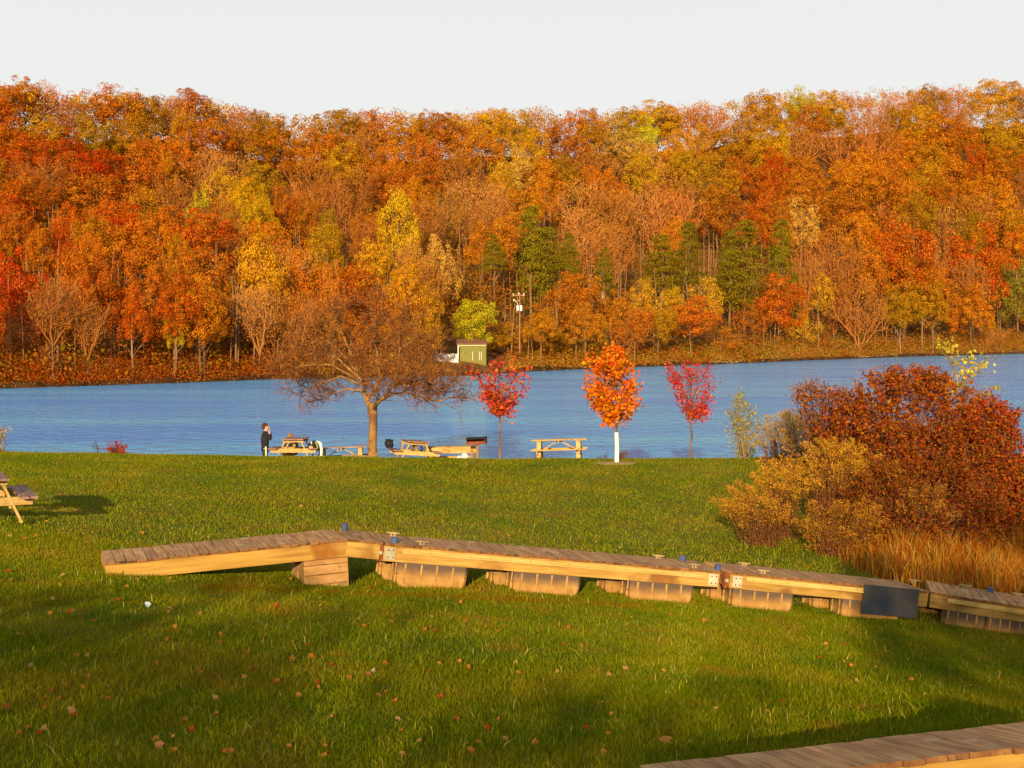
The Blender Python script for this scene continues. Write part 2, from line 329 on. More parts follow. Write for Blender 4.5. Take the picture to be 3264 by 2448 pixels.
def branches(rng, base, dirv, length, rad, depth, out, spread=.45, up=.25, nchild=(3, 5), seg=3, shrink=.68, leaves=None, wob=.16, minlen=.02, start=.35):
    pts = [np.array(base, float)]; d = np.array(dirv, float)
    for i in range(seg):
        d = d+rng.normal(0, wob, 3)+np.array([0, 0, up*.25]); d /= np.linalg.norm(d); pts.append(pts[-1]+d*length/seg)
    rads = [rad*(1-.5*i/seg) for i in range(seg+1)]
    out.append((pts, rads, depth))
    if depth == 0:
        if leaves is not None:
            for t in rng.uniform(.3, 1, 3): leaves.append(pts[0]+(pts[-1]-pts[0])*t)
        return
    for k in range(rng.integers(nchild[0], nchild[1]+1)):
        t = rng.uniform(start, 1); f = t*seg; i = min(int(f), seg-1); p = pts[i]+(pts[i+1]-pts[i])*(f-i)
        dd = (pts[i+1]-pts[i]); dd /= np.linalg.norm(dd); side = rng.normal(size=3); side -= dd*side.dot(dd); side /= np.linalg.norm(side)
        nd = dd*(1-spread)+side*spread+np.array([0, 0, up*.3]); nd /= np.linalg.norm(nd)
        if length*shrink > minlen:
            branches(rng, p, nd, length*shrink*rng.uniform(.75, 1.15), rad*.55, depth-1, out, spread, up, nchild, seg, shrink, leaves, wob, minlen, start)
def segs_mesh(name, segs, mat, thin=0, nside=3, minr=.0):
    """tubes for the limbs, one closed mesh"""
    mb = MB()
    for pts, rads, dep in segs: mb.tube(pts, [max(r, minr) for r in rads], nside if dep < 3 else nside+2, cap=False)
    return mb.mesh(name, mat, smooth=True)
def crown_bare(seed, spread=.45, n0=6, minr=.0018, leaves=0):
    rng = np.random.default_rng(seed); out = []
    for k in range(n0):
        a = 2*PI*k/n0+rng.uniform(-.4, .4); d = np.array([math.cos(a)*.45, math.sin(a)*.45, 1.0]); d /= np.linalg.norm(d)
        branches(rng, (0, 0, .0), d, .52, .011, 3, out, spread, .5, (4, 5), 3, .6, start=.3)
    mb = MB()
    pr = []
    for pts, rads, dep in out:
        if dep == 0: pr.append((pts[0], pts[-1]))
        else: mb.tube(pts, [max(r, minr) for r in rads], 3, cap=False)
    # finest twigs as slim blades
    for p0, p1 in pr:
        s = rng.normal(size=3)*.0022
        n = len(mb.v); mb.v += [tuple(p0-s), tuple(p0+s), tuple(p1)]; mb.f.append((n, n+1, n+2))
    V = np.array(mb.v); z = V[:, 2].max(); w = np.percentile(np.abs(V[:, :2]), 97)
    V[:, 2] /= z; V[:, :2] *= .5/w
    me = bpy.data.meshes.new('twig_crown'); me.from_pydata(V.tolist(), [], mb.f); me.materials.append(M['twig']); me.update()
    return me
def bare_leaves(seed, n=900):
    rng = np.random.default_rng(seed); d = unit(rng.normal(size=(n, 3))); r = rng.uniform(.35, 1, (n, 1))**.5
    p = d*r*np.array([.42, .42, .42])+np.array([0, 0, .56]); V, Fc = leaf_quads(p, rng.normal(size=(n, 3)), .022, rng)
    return np_mesh('sparse_leaves', V, Fc, M['leaf'], rng.random(n))
def trunk_proto(seed, fork=True):
    rng = np.random.default_rng(seed); mb = MB(); pts = [(0, 0, 0)]; x = y = 0
    for i in range(1, 7):
        x += rng.normal(0, .008); y += rng.normal(0, .008); pts.append((x, y, i/6))
    mb.tube(pts, [.016*(1-.1*i) for i in range(7)], 6)
    if fork:
        for k in range(5):
            t = rng.uniform(.4, .9); a = rng.uniform(0, 2*PI); p = Vector(pts[int(t*6)]); l = rng.uniform(.12, .25)
            q = p+Vector((math.cos(a)*l*.7, math.sin(a)*l*.7, l)); mb.tube([p, (p+q)/2+Vector((0, 0, .01)), q], [.008, .006, .003], 4)
    return mb.mesh('trunk', M['bark'], smooth=True)
PR = {
 'oak': [crown_round(10+i, nl=80+6*i, nq=110) for i in range(6)],
 'oval': [crown_round(30+i, nl=76, nq=110, top=.45) for i in range(4)],
 'loose': [crown_round(50+i, nl=60, nq=60, leaf=.022, top=.2) for i in range(3)],
 'pine': [crown_cone(70+i) for i in range(4)],
 'bare': [crown_bare(90+i, .42+.05*(i % 3)) for i in range(5)]}
BL = [bare_leaves(110+i, 600+900*i) for i in range(3)]
TR = [trunk_proto(130+i) for i in range(5)]
CC = {'RD': (.56, .060, .004), 'RO': (.60, .120, .008), 'OR': (.66, .23, .010), 'BO': (.52, .165, .012), 'GO': (.68, .34, .012), 'YE': (.70, .40, .012),
      'YG': (.56, .50, .015), 'OL': (.36, .24, .009), 'MG': (.50, .28, .011), 'GR': (.25, .22, .012), 'BR': (.50, .19, .030), 'YP': (.68, .42, .07),
      'PI': (.23, .20, .010), 'WI': (.30, .27, .03), 'PK': (.60, .26, .060), 'SA': (.64, .19, .025)}
CN = {'RD': 'deep red', 'RO': 'red orange', 'OR': 'orange', 'BO': 'rust brown', 'GO': 'golden', 'YE': 'bright yellow', 'YG': 'lime yellow', 'OL': 'olive', 'MG': 'olive gold',
      'GR': 'dark green', 'BR': 'brown leafless', 'YP': 'pale yellow', 'PI': 'green pine', 'WI': 'grey green', 'PK': 'pinkish leafless', 'SA': 'salmon'}
rnd = random.Random(5)
forest = []      # (px, top, w, h, colour, type, base py or None, custom label)
L = [
(60,245,115,140,'OR','oak'),(140,246,85,100,'PK','bare'),(12,276,110,110,'BO','oak'),(360,277,160,125,'OR','oak'),(230,300,100,100,'BR','bare'),(470,306,125,120,'OL','oak'),
(620,279,150,145,'BO','oval'),(556,300,100,100,'PK','bare'),(812,350,52,70,'GR','oval'),(862,358,110,105,'OL','oak'),(582,346,80,80,'MG','oak'),(132,368,155,105,'MG','oak'),
(300,370,120,115,'OL','oak'),(420,375,140,120,'MG','oak'),(660,380,170,145,'BO','oak'),(780,392,140,130,'MG','oak'),(975,418,120,125,'OR','oak'),(205,412,140,110,'RO','oak'),
(45,430,190,170,'RO','oak'),(310,478,150,130,'RD','oak'),(432,461,175,215,'BO','oak'),(532,480,66,90,'GO','oval'),(312,557,225,200,'BO','oak'),(570,545,130,165,'BR','bare'),
(700,520,100,105,'YE','loose'),(812,524,150,140,'OL','oak'),(770,575,120,90,'GO','oak'),(630,592,80,120,'YG','loose'),(760,618,95,140,'YE','oak'),(835,625,90,115,'YE','oval'),
(912,594,95,165,'BO','oak'),(985,612,85,135,'BO','oak'),(1050,668,62,84,'GR','oak'),(1045,560,160,170,'BR','bare'),(110,560,130,170,'BO','oak'),(30,580,120,190,'RO','oak'),
(400,648,95,80,'RD','oak'),(630,678,195,130,'RO','oak'),(880,690,170,160,'OR','oak'),(1092,456,145,140,'GO','oak'),(990,480,130,160,'BR','bare'),
(35,668,125,190,'BO','oak'),(120,718,115,190,'OR','oval'),(190,715,80,130,'RO','oval'),(300,680,145,165,'MG','oak'),(45,795,200,330,'RD','oak',1180),(265,800,175,270,'BO','oak',1165),
(430,708,185,190,'OR','oak'),(455,800,160,260,'BO','oak',1160),(622,790,190,270,'BO','oak',1150),(818,752,180,360,'GO','oval',1150),(960,800,160,290,'OR','oak'),
(1062,832,80,120,'SA','oak'),(1060,918,64,150,'YE','oval'),(725,900,130,210,'BO','oak',1140),(190,958,115,150,'OR','oak',1170),(50,955,165,240,'SA','bare',1190),(128,1058,100,140,'BR','bare',1190),
(440,978,95,120,'MG','oak',1165),(560,958,62,110,'YE','oval'),(540,1020,130,120,'GO','oak',1160),(985,955,150,200,'RO','oak',1150),(335,860,110,160,'RO','oak',1160),
(1085,350,150,130,'MG','oak'),(1172,350,90,90,'BO','oak'),(1348,352,90,80,'OL','oak'),(1270,378,160,120,'OR','oak'),(1500,345,150,110,'GO','oak'),(1590,345,100,90,'GO','oak'),(1650,348,100,90,'MG','oak'),
(1728,334,120,110,'BR','bare'),(1530,400,145,120,'OR','oak'),(1690,414,110,90,'GO','oak'),(1870,346,115,105,'BO','oak'),(2080,323,155,115,'GO','oak'),(2058,368,95,85,'YG','oak'),
(1995,413,130,115,'YP','oak'),(2065,440,90,90,'YP','oak'),(2150,420,95,140,'GO','oak'),(1800,495,95,85,'OL','oak'),(1925,520,130,100,'OR','oak'),(1642,478,115,160,'YP','oval'),(1595,505,80,100,'GO','oak'),
(1272,606,135,190,'YE','oval',1010),(1420,572,120,200,'MG','bare'),(1490,556,150,170,'PK','bare'),(1592,566,120,150,'PK','bare'),(1560,678,135,150,'OR','oak'),
(1692,656,135,270,'PI','pine',1000),(1572,744,76,100,'PI','pine',1030),(1745,716,105,140,'PI','pine',1000),(1812,742,80,110,'PI','pine',1030),(1400,742,110,250,'YP','oval',1060),
(1195,765,150,270,'YE','oval',1080),(1120,850,200,230,'RO','oak',1130),(1926,788,64,120,'PI','pine',1050),(2108,738,120,160,'PI','pine',1040),(2192,698,96,170,'PI','pine',1050),
(1852,560,160,230,'PK','bare'),(1950,590,150,210,'BR','bare'),(2085,580,160,210,'PK','bare'),(1732,556,74,130,'OR','oval'),(2152,700,80,110,'OR','oak'),
(1832,868,155,190,'OR','oak',1110),(1768,905,130,170,'BO','oak',1110),(2140,918,95,130,'YE','oval',1090),(2045,880,95,140,'GO','loose',1090),(1950,925,120,150,'BO','oak',1110),
(2240,318,155,110,'SA','bare'),(2130,334,85,95,'GO','oak'),(2440,297,140,115,'MG','oak'),(2545,280,84,76,'YG','oak'),(2640,288,110,100,'GO','oak'),(2742,298,135,110,'PK','bare'),
(2850,290,110,100,'SA','bare'),(2942,272,120,105,'MG','oak'),(3022,275,105,105,'BR','bare'),(3148,257,135,120,'GO','oak'),(3244,264,100,110,'MG','oak'),(2390,354,150,135,'MG','oak'),
(2232,394,66,74,'GO','oak'),(2440,420,120,100,'YE','oak'),(2496,392,50,84,'YE','oval'),(2470,470,74,72,'RD','oak'),(2858,342,110,180,'MG','oak'),(2925,338,115,125,'GO','oak'),
(2815,385,100,120,'BR','bare'),(2712,394,160,150,'SA','bare'),(3002,378,185,180,'OR','oak'),(3172,344,205,160,'MG','oak'),(3110,452,70,80,'RO','oak'),(2450,528,95,115,'RO','oak'),
(2548,498,150,125,'OR','oak'),(2708,513,145,120,'OR','oak'),(2932,518,145,125,'GO','oak'),(3182,480,150,125,'OR','oak'),(2412,618,105,135,'RO','oak'),(2550,634,112,96,'YP','oak'),
(2700,608,195,200,'BO','oak'),(2822,630,95,140,'SA','bare'),(2912,620,125,165,'OL','oak'),(3012,638,130,220,'YP','bare'),(2862,693,185,260,'RO','oak',1090),(3112,708,190,270,'RO','oak',1080),
(3100,672,90,100,'OL','oak'),(3245,826,120,250,'WI','oak',1095),(2282,600,125,165,'BO','oak'),(2132,588,150,170,'SA','bare'),(2372,686,145,250,'PI','pine',1070),(2490,692,95,240,'PI','pine',1070),
(2326,728,90,180,'PI','pine',1060),(2610,866,95,150,'YE','loose',1090),(2560,988,105,130,'GO','loose',1130),(2740,872,150,220,'BR','bare',1125),(2660,698,130,250,'BR','bare',1080),
(2245,872,125,170,'GO','loose',1090),(2480,880,135,190,'RO','oak',1110),(2300,1036,115,100,'OR','loose',1140),(3030,905,120,160,'OR','loose',1100),(3160,1040,90,90,'OR','bare',1125),
(1510,955,128,165,'YG','oak',1138),(1310,740,90,250,'PK','bare',1050),(1360,800,90,220,'BR','bare',1080),(2560,740,90,220,'BR','bare',1080),(1618,1030,140,110,'MG','oak',1135),
(1735,1045,150,110,'MG','oak',1140),(2400,960,110,150,'BO','loose',1110),(2950,760,100,240,'BR','bare',1090),(1990,1020,130,120,'BR','bare',1150),(1880,1030,110,110,'OL','loose',1150),
(840,1010,110,130,'RO','oak',1150),(920,1050,120,110,'OR','loose',1160),(1240,1010,130,130,'OR','loose',1150),(1340,1040,110,110,'BO','oak',1150)]
hand = {(60,245):'topmost orange tree of the left ridge, beside the pinkish leafless one',(140,246):'sparse pinkish leafless tree standing clear against the sky on the left ridge',
(620,279):'rust brown domed tree rising above the left half of the ridge',(812,350):'little dark green tree poking over the ridge left of its dip',(1092,456):'round golden tree high on the slope above the low dip of the ridge',
(45,795):'vivid deep red tree at the left edge of the wood above the water',(818,752):'tall golden tree with twin pale trunks on the left shore',(432,461):'big rose brown dome on the upper left slope beside a small gold tree',
(312,557):'broadest rust brown dome on the left slope, under the dark red one',(50,955):'pale salmon leafless tree on the shore at the far left',(128,1058):'small grey brown leafless tree on the shore beside the salmon one',
(1272,606):'slender bright yellow tree on a tall pale trunk left of the pines',(1692,656):'largest green pine in the middle of the wood, broad and layered',(1512,958):'lime yellow tree directly behind the green shed',
(2545,280):'small lime yellow dome peeking over the right ridge',(2470,470):'small deep red tree under a bright yellow one on the right slope',(3245,826):'grey green willow at the right edge above the far bank',
(2372,686):'tall layered green pine, left one of the two big pines on the right',(2490,692):'narrow tall green pine, right one of the two big pines on the right',(2862,693):'large red orange dome on the right shore with bare lower limbs',
(3112,708):'large red orange dome near the right edge, left of the willow',(2740,872):'vase shaped brown leafless tree at the water edge under the right slope',(1195,765):'bright yellow tree above the bare lawn tree crown, left of the shed',
(1120,850):'red orange tree straight behind the crown of the bare lawn tree',(1642,478):'pale tan yellow oval tree high in the middle of the wood',(1490,556):'pinkish leafless tree with fanned white limbs, left of its twin mid-slope',
(1592,566):'pinkish leafless tree with fanned white limbs, right of its twin mid-slope',(3172,344):'broad olive gold crown high on the slope at the right edge',(2440,420):'bright yellow crown above the small red tree on the right slope'}
for t in L: forest.append((*t[:6], t[6] if len(t) > 6 else None, hand.get((t[0], t[1]))))
# fillers between the listed crowns
pal = {0: ['BO','BO','RO','OR','MG','BR','RO'], 1: ['BO','OR','MG','BR','GO','PK','BR'], 2: ['BR','OR','BO','GO','PK','BR','MG'], 3: ['BO','OR','BR','MG','BO','RO','GO'], 4: ['BO','OR','OR','BO','BR','MG']}
nf = 0
for row in range(14):
    for kx in range(46):
        px = -60+kx*76+rnd.uniform(-22, 22)+(row % 2)*38; rid = float(np.interp(px, np.arange(-1500, 4500, 20), RSM))
        py = rid-2+row*48+rnd.uniform(-14, 14)
        if py > 1020: continue
        if any(abs(px-t[0]) < .40*t[2]+16 and -45 < py-t[1] < .30*t[3]+10 for t in forest): continue
        if len(forest) >= 296 or (1370 < px < 1670 and py > 640): continue
        if any(t[5] == 'pine' and abs(px-t[0]) < .8*t[2]+25 and t[1]-40 < py < t[1]+t[3]+40 for t in forest): continue
        z = min(4, int(max(px, 0)/660)); c = rnd.choice(pal[z]); ty = 'bare' if c in ('BR', 'PK') else rnd.choice(['oak', 'oak', 'oval'])
        w = rnd.uniform(100, 150); forest.append((px, py, w, w*rnd.uniform(.9, 1.25), c, ty, None, None)); nf += 1
print('forest trees', len(forest), 'fillers', nf)
# labels: colour + band + place among its likes
def band(t):
    rid = float(np.interp(t[0], np.arange(-1500, 4500, 20), RSM)); k = t[1]-rid
    return 'on the ridge line' if k < 45 else 'high on the slope' if k < 170 else 'halfway up the slope' if k < 340 else 'low on the slope' if k < 560 else 'at the foot of the wood'
cls = {}
for i, t in enumerate(forest):
    if not t[7]: cls.setdefault((t[4], t[5], band(t)), []).append(i)
ORD = ['leftmost', 'second from the left', 'third from the left', 'fourth from the left', 'fifth from the left', 'sixth from the left', 'seventh from the left', 'eighth from the left', 'ninth from the left', 'tenth from the left', 'eleventh from the left', 'twelfth from the left', 'thirteenth from the left', 'fourteenth from the left', 'fifteenth from the left', 'sixteenth from the left', 'seventeenth from the left', 'eighteenth from the left', 'nineteenth from the left', 'twentieth from the left']
labs = {}
SH = {'oak': 'round-crowned', 'oval': 'oval-crowned', 'loose': 'loose-leaved', 'pine': 'layered', 'bare': 'twiggy'}
for (c, ty, b), ids in cls.items():
    ids.sort(key=lambda i: forest[i][0])
    for k, i in enumerate(ids):
        who = '%s %s tree' % (SH[ty], CN[c])
        labs[i] = ('the one %s %s' % (who, b)) if len(ids) == 1 else ('%s of the %ss %s' % (ORD[min(k, 19)] if k < len(ids)-1 else 'rightmost', who, b))
for i, (px, top, w, h, c, ty, base, lab) in enumerate(forest):
    if base is None:
        us = np.linspace(.015, 1.02, 200); hm = float(hill_m(px))*.9; rr = hill_r(px, us); pt = hill_py(px, us)-hm*F/rr
        k = int(np.argmin(np.abs(pt-top))); u = us[k]
    else:
        us = np.linspace(.012, 1, 300); u = us[int(np.argmin(np.abs(hill_py(px, us)-base)))]
    b = hill_pt(px, u); r = b.y; sc = F/r; ztop = EYE+(HY-top)/F*r; b.z = min(b.z, ztop-5) - .2
    H = ztop-b.z; W = w/sc*(1.4 if ty == 'pine' else 1.32); ch = min(h/sc*1.15, H*.93)
    if ty not in ('bare', 'pine'): ch = max(ch, H*(.76 if base is None else .76))
    name = {'pine': 'pine_tree', 'bare': 'bare_tree'}.get(ty, 'autumn_tree')
    root = thing(name, lab or labs[i], 'tree', b, 0, 'trees of the wooded far hillside'); 
    col = Vector(CC[c]); jit = rnd.uniform(.88, 1.12); kb = {'YE': .18, 'GO': .25, 'YG': .25, 'PI': .12, 'GR': .3, 'RD': .15, 'WI': .2}.get(c, .38)
    base_c = Vector([float(np.interp(px, [0, 900, 1700, 2500, 3264], v)) for v in ([.52, .52, .56, .54, .50], [.095, .14, .21, .17, .13], [.008, .010, .016, .012, .008])]); col = col.lerp(base_c, kb); col = (min(1, col.x*jit), min(1, col.y*jit*rnd.uniform(.88, 1.12)), col.z*jit, 1)
    me = rnd.choice(PR[ty])
    if ty == 'bare':
        ch = min(H*.96, ch*1.5)
    cr_ = obj('crown', me, root); cr_.location = (0, 0, H-ch); cr_.scale = (W, W, ch*1.02); cr_.rotation_euler = (0, 0, rnd.uniform(0, 6.28)); cr_.color = col
    if ty == 'bare':
        tw = {'PK': (.50, .20, .04), 'SA': (.48, .16, .03), 'MG': (.42, .19, .03)}.get(c, (.38, .13, .02)); cr_.color = (*tw, 1)
        lf = obj('leaves', BL[2] if c in ('BR', 'PK', 'SA') else rnd.choice(BL), root); lf.location = (0, 0, H-ch); lf.scale = (W, W, ch); lf.color = col; lf.rotation_euler = (0, 0, rnd.uniform(0, 6.28))
    tk = obj('trunk', rnd.choice(TR), root); thk = max(H, 8)*(.55 if ty == 'bare' else .85)
    tk.scale = (thk, thk, (H-ch+ch*(.75 if ty != 'bare' else .12))); tk.rotation_euler = (0, 0, rnd.uniform(0, 6.28))

# undergrowth and shoreline brush
def col_choice(rng, n, keys, w=None): C_ = np.array([CC[k] for k in keys]); return C_[rng.choice(len(keys), n, p=w)]
def hill_pts(px, u):
    r = hill_r(px, u); z = EYE+(HY-hill_py(px, u))/F*r; return np.stack([(px-CX)/F*r, r, z], 1)
rng = np.random.default_rng(3)
nb = 5200; px = rng.uniform(-150, 3400, nb); u = rng.uniform(.01, 1, nb); u = np.where((px > 1370) & (px < 1640) & (u < .16), u+.2, u); c = hill_pts(px, u); q = 26
big = np.interp(u, [0, .1, .3], [1.0, 1.5, 2.1]); k = rng.uniform(.7, 1.5, nb)*big; c[:, 2] += rng.uniform(0, 2.0, nb)*big; dd = unit(rng.normal(size=(nb*q, 3))); dd[:, 2] = np.abs(dd[:, 2])
p = np.repeat(c, q, 0)+dd*np.repeat(k, q)[:, None]*np.array([1, 1, 1.5]); kc = col_choice(rng, nb, ['BO', 'OR', 'BR', 'RO', 'MG', 'OL'], [.34, .18, .22, .12, .08, .06])*.62  # tones darkened to stand for the shade in gaps between the crowns
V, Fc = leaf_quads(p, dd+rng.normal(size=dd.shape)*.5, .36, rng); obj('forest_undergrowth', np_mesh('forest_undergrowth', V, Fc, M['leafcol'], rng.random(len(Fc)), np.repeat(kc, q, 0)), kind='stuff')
nb = 4200; px = rng.uniform(-150, 3400, nb); c = hill_pts(px, rng.uniform(.003, .09, nb)); q = 50
shed_gap = (px > 1370) & (px < 1620); c = c[~shed_gap]; px = px[~shed_gap]; nb = len(px)
k = rng.uniform(.35, 1.0, nb)*np.interp(px, [0, 1200, 1500, 3264], [1.9, 1.7, 1.1, 1.9]); dd = unit(rng.normal(size=(nb*q, 3))); dd[:, 2] = np.abs(dd[:, 2])
p = np.repeat(c, q, 0)+dd*np.repeat(k, q)[:, None]*np.array([1.3, 1, 1.5])
kl = col_choice(rng, nb, ['RD', 'RO', 'BO', 'BR'], [.22, .28, .28, .22])*.8; kr = col_choice(rng, nb, ['BO', 'BR', 'OL', 'MG', 'RO', 'YP'], [.28, .28, .16, .12, .04, .12]); kc = np.where((px < 1000+rng.normal(0, 150, nb))[:, None], kl, kr)
V, Fc = leaf_quads(p, dd+rng.normal(size=dd.shape)*.5, .15, rng); obj('shoreline_brush', np_mesh('shoreline_brush', V, Fc, M['leafcol'], rng.random(len(Fc)), np.repeat(kc, q, 0)), kind='stuff')
# canopy of the trees just over the ridge, one mass against the sky
nb = 3800; px = rng.uniform(-200, 3450, nb); u = rng.uniform(.9, 1.06, nb); c = hill_pts(px, u); rid = np.interp(px, np.arange(-1500, 4500, 20), RSM)
lo = c[:, 2]; hi = EYE+(HY-(rid+10+rng.normal(0, 5, nb)))/F*c[:, 1]; c[:, 2] = lo+(hi-lo)*rng.uniform(.05, 1, nb)**.75; q = 34
dd = unit(rng.normal(size=(nb*q, 3))); p = np.repeat(c, q, 0)+dd*np.repeat(rng.uniform(.6, 1.5, nb), q)[:, None]
kk = np.array(['BO', 'OR', 'MG', 'GO', 'BR', 'PK', 'SA']); sel = (np.sin(px*.011)+np.sin(px*.031+2)+rng.normal(0, .5, nb)+2)/4*7; kc = np.array([CC[k] for k in kk])[np.clip(sel.astype(int), 0, 6)]
V, Fc = leaf_quads(p, dd+rng.normal(size=dd.shape)*.5, .34, rng); obj('ridge_canopy', np_mesh('ridge_canopy', V, Fc, M['leafcol'], rng.random(len(Fc)), np.repeat(kc, q, 0)), kind='stuff')
# low bank ribbon at the far waterline, dark to stand for the shore's reflection
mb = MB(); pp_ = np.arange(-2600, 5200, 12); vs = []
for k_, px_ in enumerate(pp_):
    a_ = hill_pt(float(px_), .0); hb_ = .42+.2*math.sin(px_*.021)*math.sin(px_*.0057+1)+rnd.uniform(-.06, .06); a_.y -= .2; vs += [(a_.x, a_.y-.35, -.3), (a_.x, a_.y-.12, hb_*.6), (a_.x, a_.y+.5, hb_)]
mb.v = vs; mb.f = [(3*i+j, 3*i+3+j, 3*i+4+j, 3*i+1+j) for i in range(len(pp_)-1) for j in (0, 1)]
mb.build('bank_reflection_strip', noise_mat('bank_reflection_dark', (.035, .015, .006), (.10, .045, .015), .8, rough=.9, spec=.05), smooth=True, kind='structure')
# thin stems standing in the undergrowth
mb = MB(); 
for i in range(900):
    px = rnd.uniform(-50, 3320); u = rnd.uniform(.02, .55); u += .25*(1375 < px < 1600); b = hill_pt(px, u); h = rnd.uniform(4, 11); ln = rnd.uniform(-.06, .06)*h; t = rnd.uniform(.05, .12)
    mb.tube([b, b+Vector((ln*.3, 0, h*.5)), b+Vector((ln, 0, h))], [t, t*.8, t*.35], 3, cap=False)
mb.build('thin_forest_stems', M['bark'], kind='stuff')
# pale dead trunks
for px, y0, y1, lab in [(2840, 915, 1068, 'straight pale dead trunk without branches near the right shore'), (2474, 890, 1060, 'slightly crooked pale trunk beneath the right pair of pines'),
                        (1915, 860, 1020, 'slim pale trunk slanting under the small middle pine'), (2060, 1018, 1032, 'short white stump in the brush right of the utility pole'),
                        (1804, 850, 880, 'short broken pale snag right of the largest pine'), (2105, 800, 990, 'tall pale trunk carrying the pine right of the middle')]:
    us = np.linspace(.01, 1, 300); u = us[int(np.argmin(np.abs(hill_py(px, us)-y1)))]; b = hill_pt(px, u); b.y -= 3; h = (y1-y0)/F*b.y
    m_ = MB(); m_.tube([(0, 0, -1), (.15, 0, h*.4), (-.1, 0, h*.75), (.05, 0, h)], [.2, .17, .14, .07], 6)
    o = tag(m_.build('dead_trunk', noise_mat('pale_dead_wood', (.55, .42, .25), (.78, .64, .42), 4, stretch=(3, 3, .6)), smooth=True), lab, 'dead tree', 'pale dead trunks on the far shore'); o.location = b
exec_tail = True

# ================================================================== the far bank: shed, fence, poles
def at_shore(px, base_py):
    us = np.linspace(.003, 1, 400); u = us[int(np.argmin(np.abs(hill_py(px, us)-base_py)))]; return hill_pt(px, u)
M['shed'] = noise_mat('green_shed_paint', (.22, .20, .045), (.27, .24, .06), 2, bump=.05)
M['roof'] = noise_mat('brown_shed_roof', (.22, .09, .05), (.30, .13, .07), 3)
b = at_shore(1503, 1152); sc = F/b.y; shed = thing('green_shed', 'small olive green shed with brown roof on the far bank', 'shed', b, R(4)); W = 90/sc; H = 55/sc; D = 2.6
m_ = MB(); m_.box((0, 0, H/2-.4), (W, D, H+.8)); m_.build('wall', M['shed'], shed)
m_ = MB(); m_.beam((0, -D/2-.25, H+.04), (0, D/2+.3, H+.55), W+.3, .12); m_.build('roof', M['roof'], shed)
m_ = MB(); m_.box((0, -D/2-.02, H-.09), (W+.02, .03, .16)); m_.build('fascia', noise_mat('pale_green_trim', (.60, .60, .30), (.65, .66, .35), 3), shed)
dr = MB(); dr.box((-.10*W+.26*W*.5, -D/2-.02, H*.33), (W*.24, .04, H*.52)); dr = dr.build('door', M['shed'], shed)
for fx in (.02, .26, .33):
    m_ = MB(); m_.box(((fx-.0)*W, -D/2-.05, H*.33), (.05, .03, H*.5)); m_.build('door_trim', M['white'], shed)
m_ = MB(); m_.box((.02*W, -D/2-.05, H*.86), (.09, .05, .07)); m_.build('vent', M['black'], shed)
b = at_shore(1425, 1158); fence = thing('white_fence', 'white panel fence running left from the green shed', 'fence', b, R(3))
wf = 66/sc
for k in range(6):
    m_ = MB(); m_.box((-wf/2+wf*(k+.5)/6, 0, .55+.03*math.sin(k*2)), (wf/6-.02, .06, 1.3+.05*math.cos(k))); m_.build('panel', M['white'], fence)
for x, h in ((-wf/2-.05, 1.35), (wf/2+.06, 2.2)):
    m_ = MB(); m_.box((x, -.05, h/2-.2), (.11, .11, h+.4)); m_.build('post', M['white'], fence)
m_ = MB(); m_.beam((-wf/2-.08, 0, .6), (-wf/2-.35, -.9, .45), 1.2, .05, (1, 0, 0)); m_.build('return_panel', M['white'], fence)
M['pole'] = noise_mat('pole_timber', (.26, .13, .05), (.40, .22, .09), 3, stretch=(4, 4, .6))
b = at_shore(1390, 1152); b.y -= 1; pole = thing('lamp_pole', 'wooden lamp pole left of the white fence', 'pole', b); h = 108/F*b.y
m_ = MB(); m_.tube([(0, 0, -.5), (.02, 0, h)], [.12, .09], 8); m_.build('pole', M['pole'], pole)
m_ = MB(); m_.tube([(.06, -.1, h-.28), (.06, -.1, h+.12)], [.16, .10], 8); m_.build('lamp', M['white'], pole)
m_ = MB(); m_.box((.12, -.14, h*.27), (.2, .15, .32)); m_.build('meter_box', M['white'], pole)
b = at_shore(1656, 1166); pole = thing('utility_pole', 'tall utility pole with white transformers right of the shed', 'utility pole', b); h = 232/F*b.y
m_ = MB(); m_.tube([(0, 0, -.5), (.03, 0, h)], [.11, .08], 8); m_.build('pole', M['pole'], pole)
for x in (-.25, .2):
    m_ = MB(); m_.tube([(x, -.3, h-2.35), (x, -.3, h-2.3), (x, -.3, h-1.7), (x, -.3, h-1.6)], [.12, .17, .17, .11], 10); m_.build('transformer', M['white'], pole)
m_ = MB(); m_.box((-.1, -.12, h-.35), (1.5, .09, .11)); m_.box((-.35, -.12, h-1.05), (.9, .08, .1)); m_.build('crossarm', M['pole'], pole)
for x, z in ((-.8, h-.2), (-.1, h-.1), (.55, h-.2), (-.75, h-.93)):
    m_ = MB(); m_.tube([(x, -.12, z-.1), (x, -.12, z+.12)], [.07, .09], 6); m_.build('insulator', M['white'], pole)
m_ = MB(); m_.tube([(-.7, -.12, h-.9), (-.3, -.2, h-1.3), (-.2, -.3, h-1.6)], [.03]*3, 4); m_.build('jumper_wire', M['white'], pole)
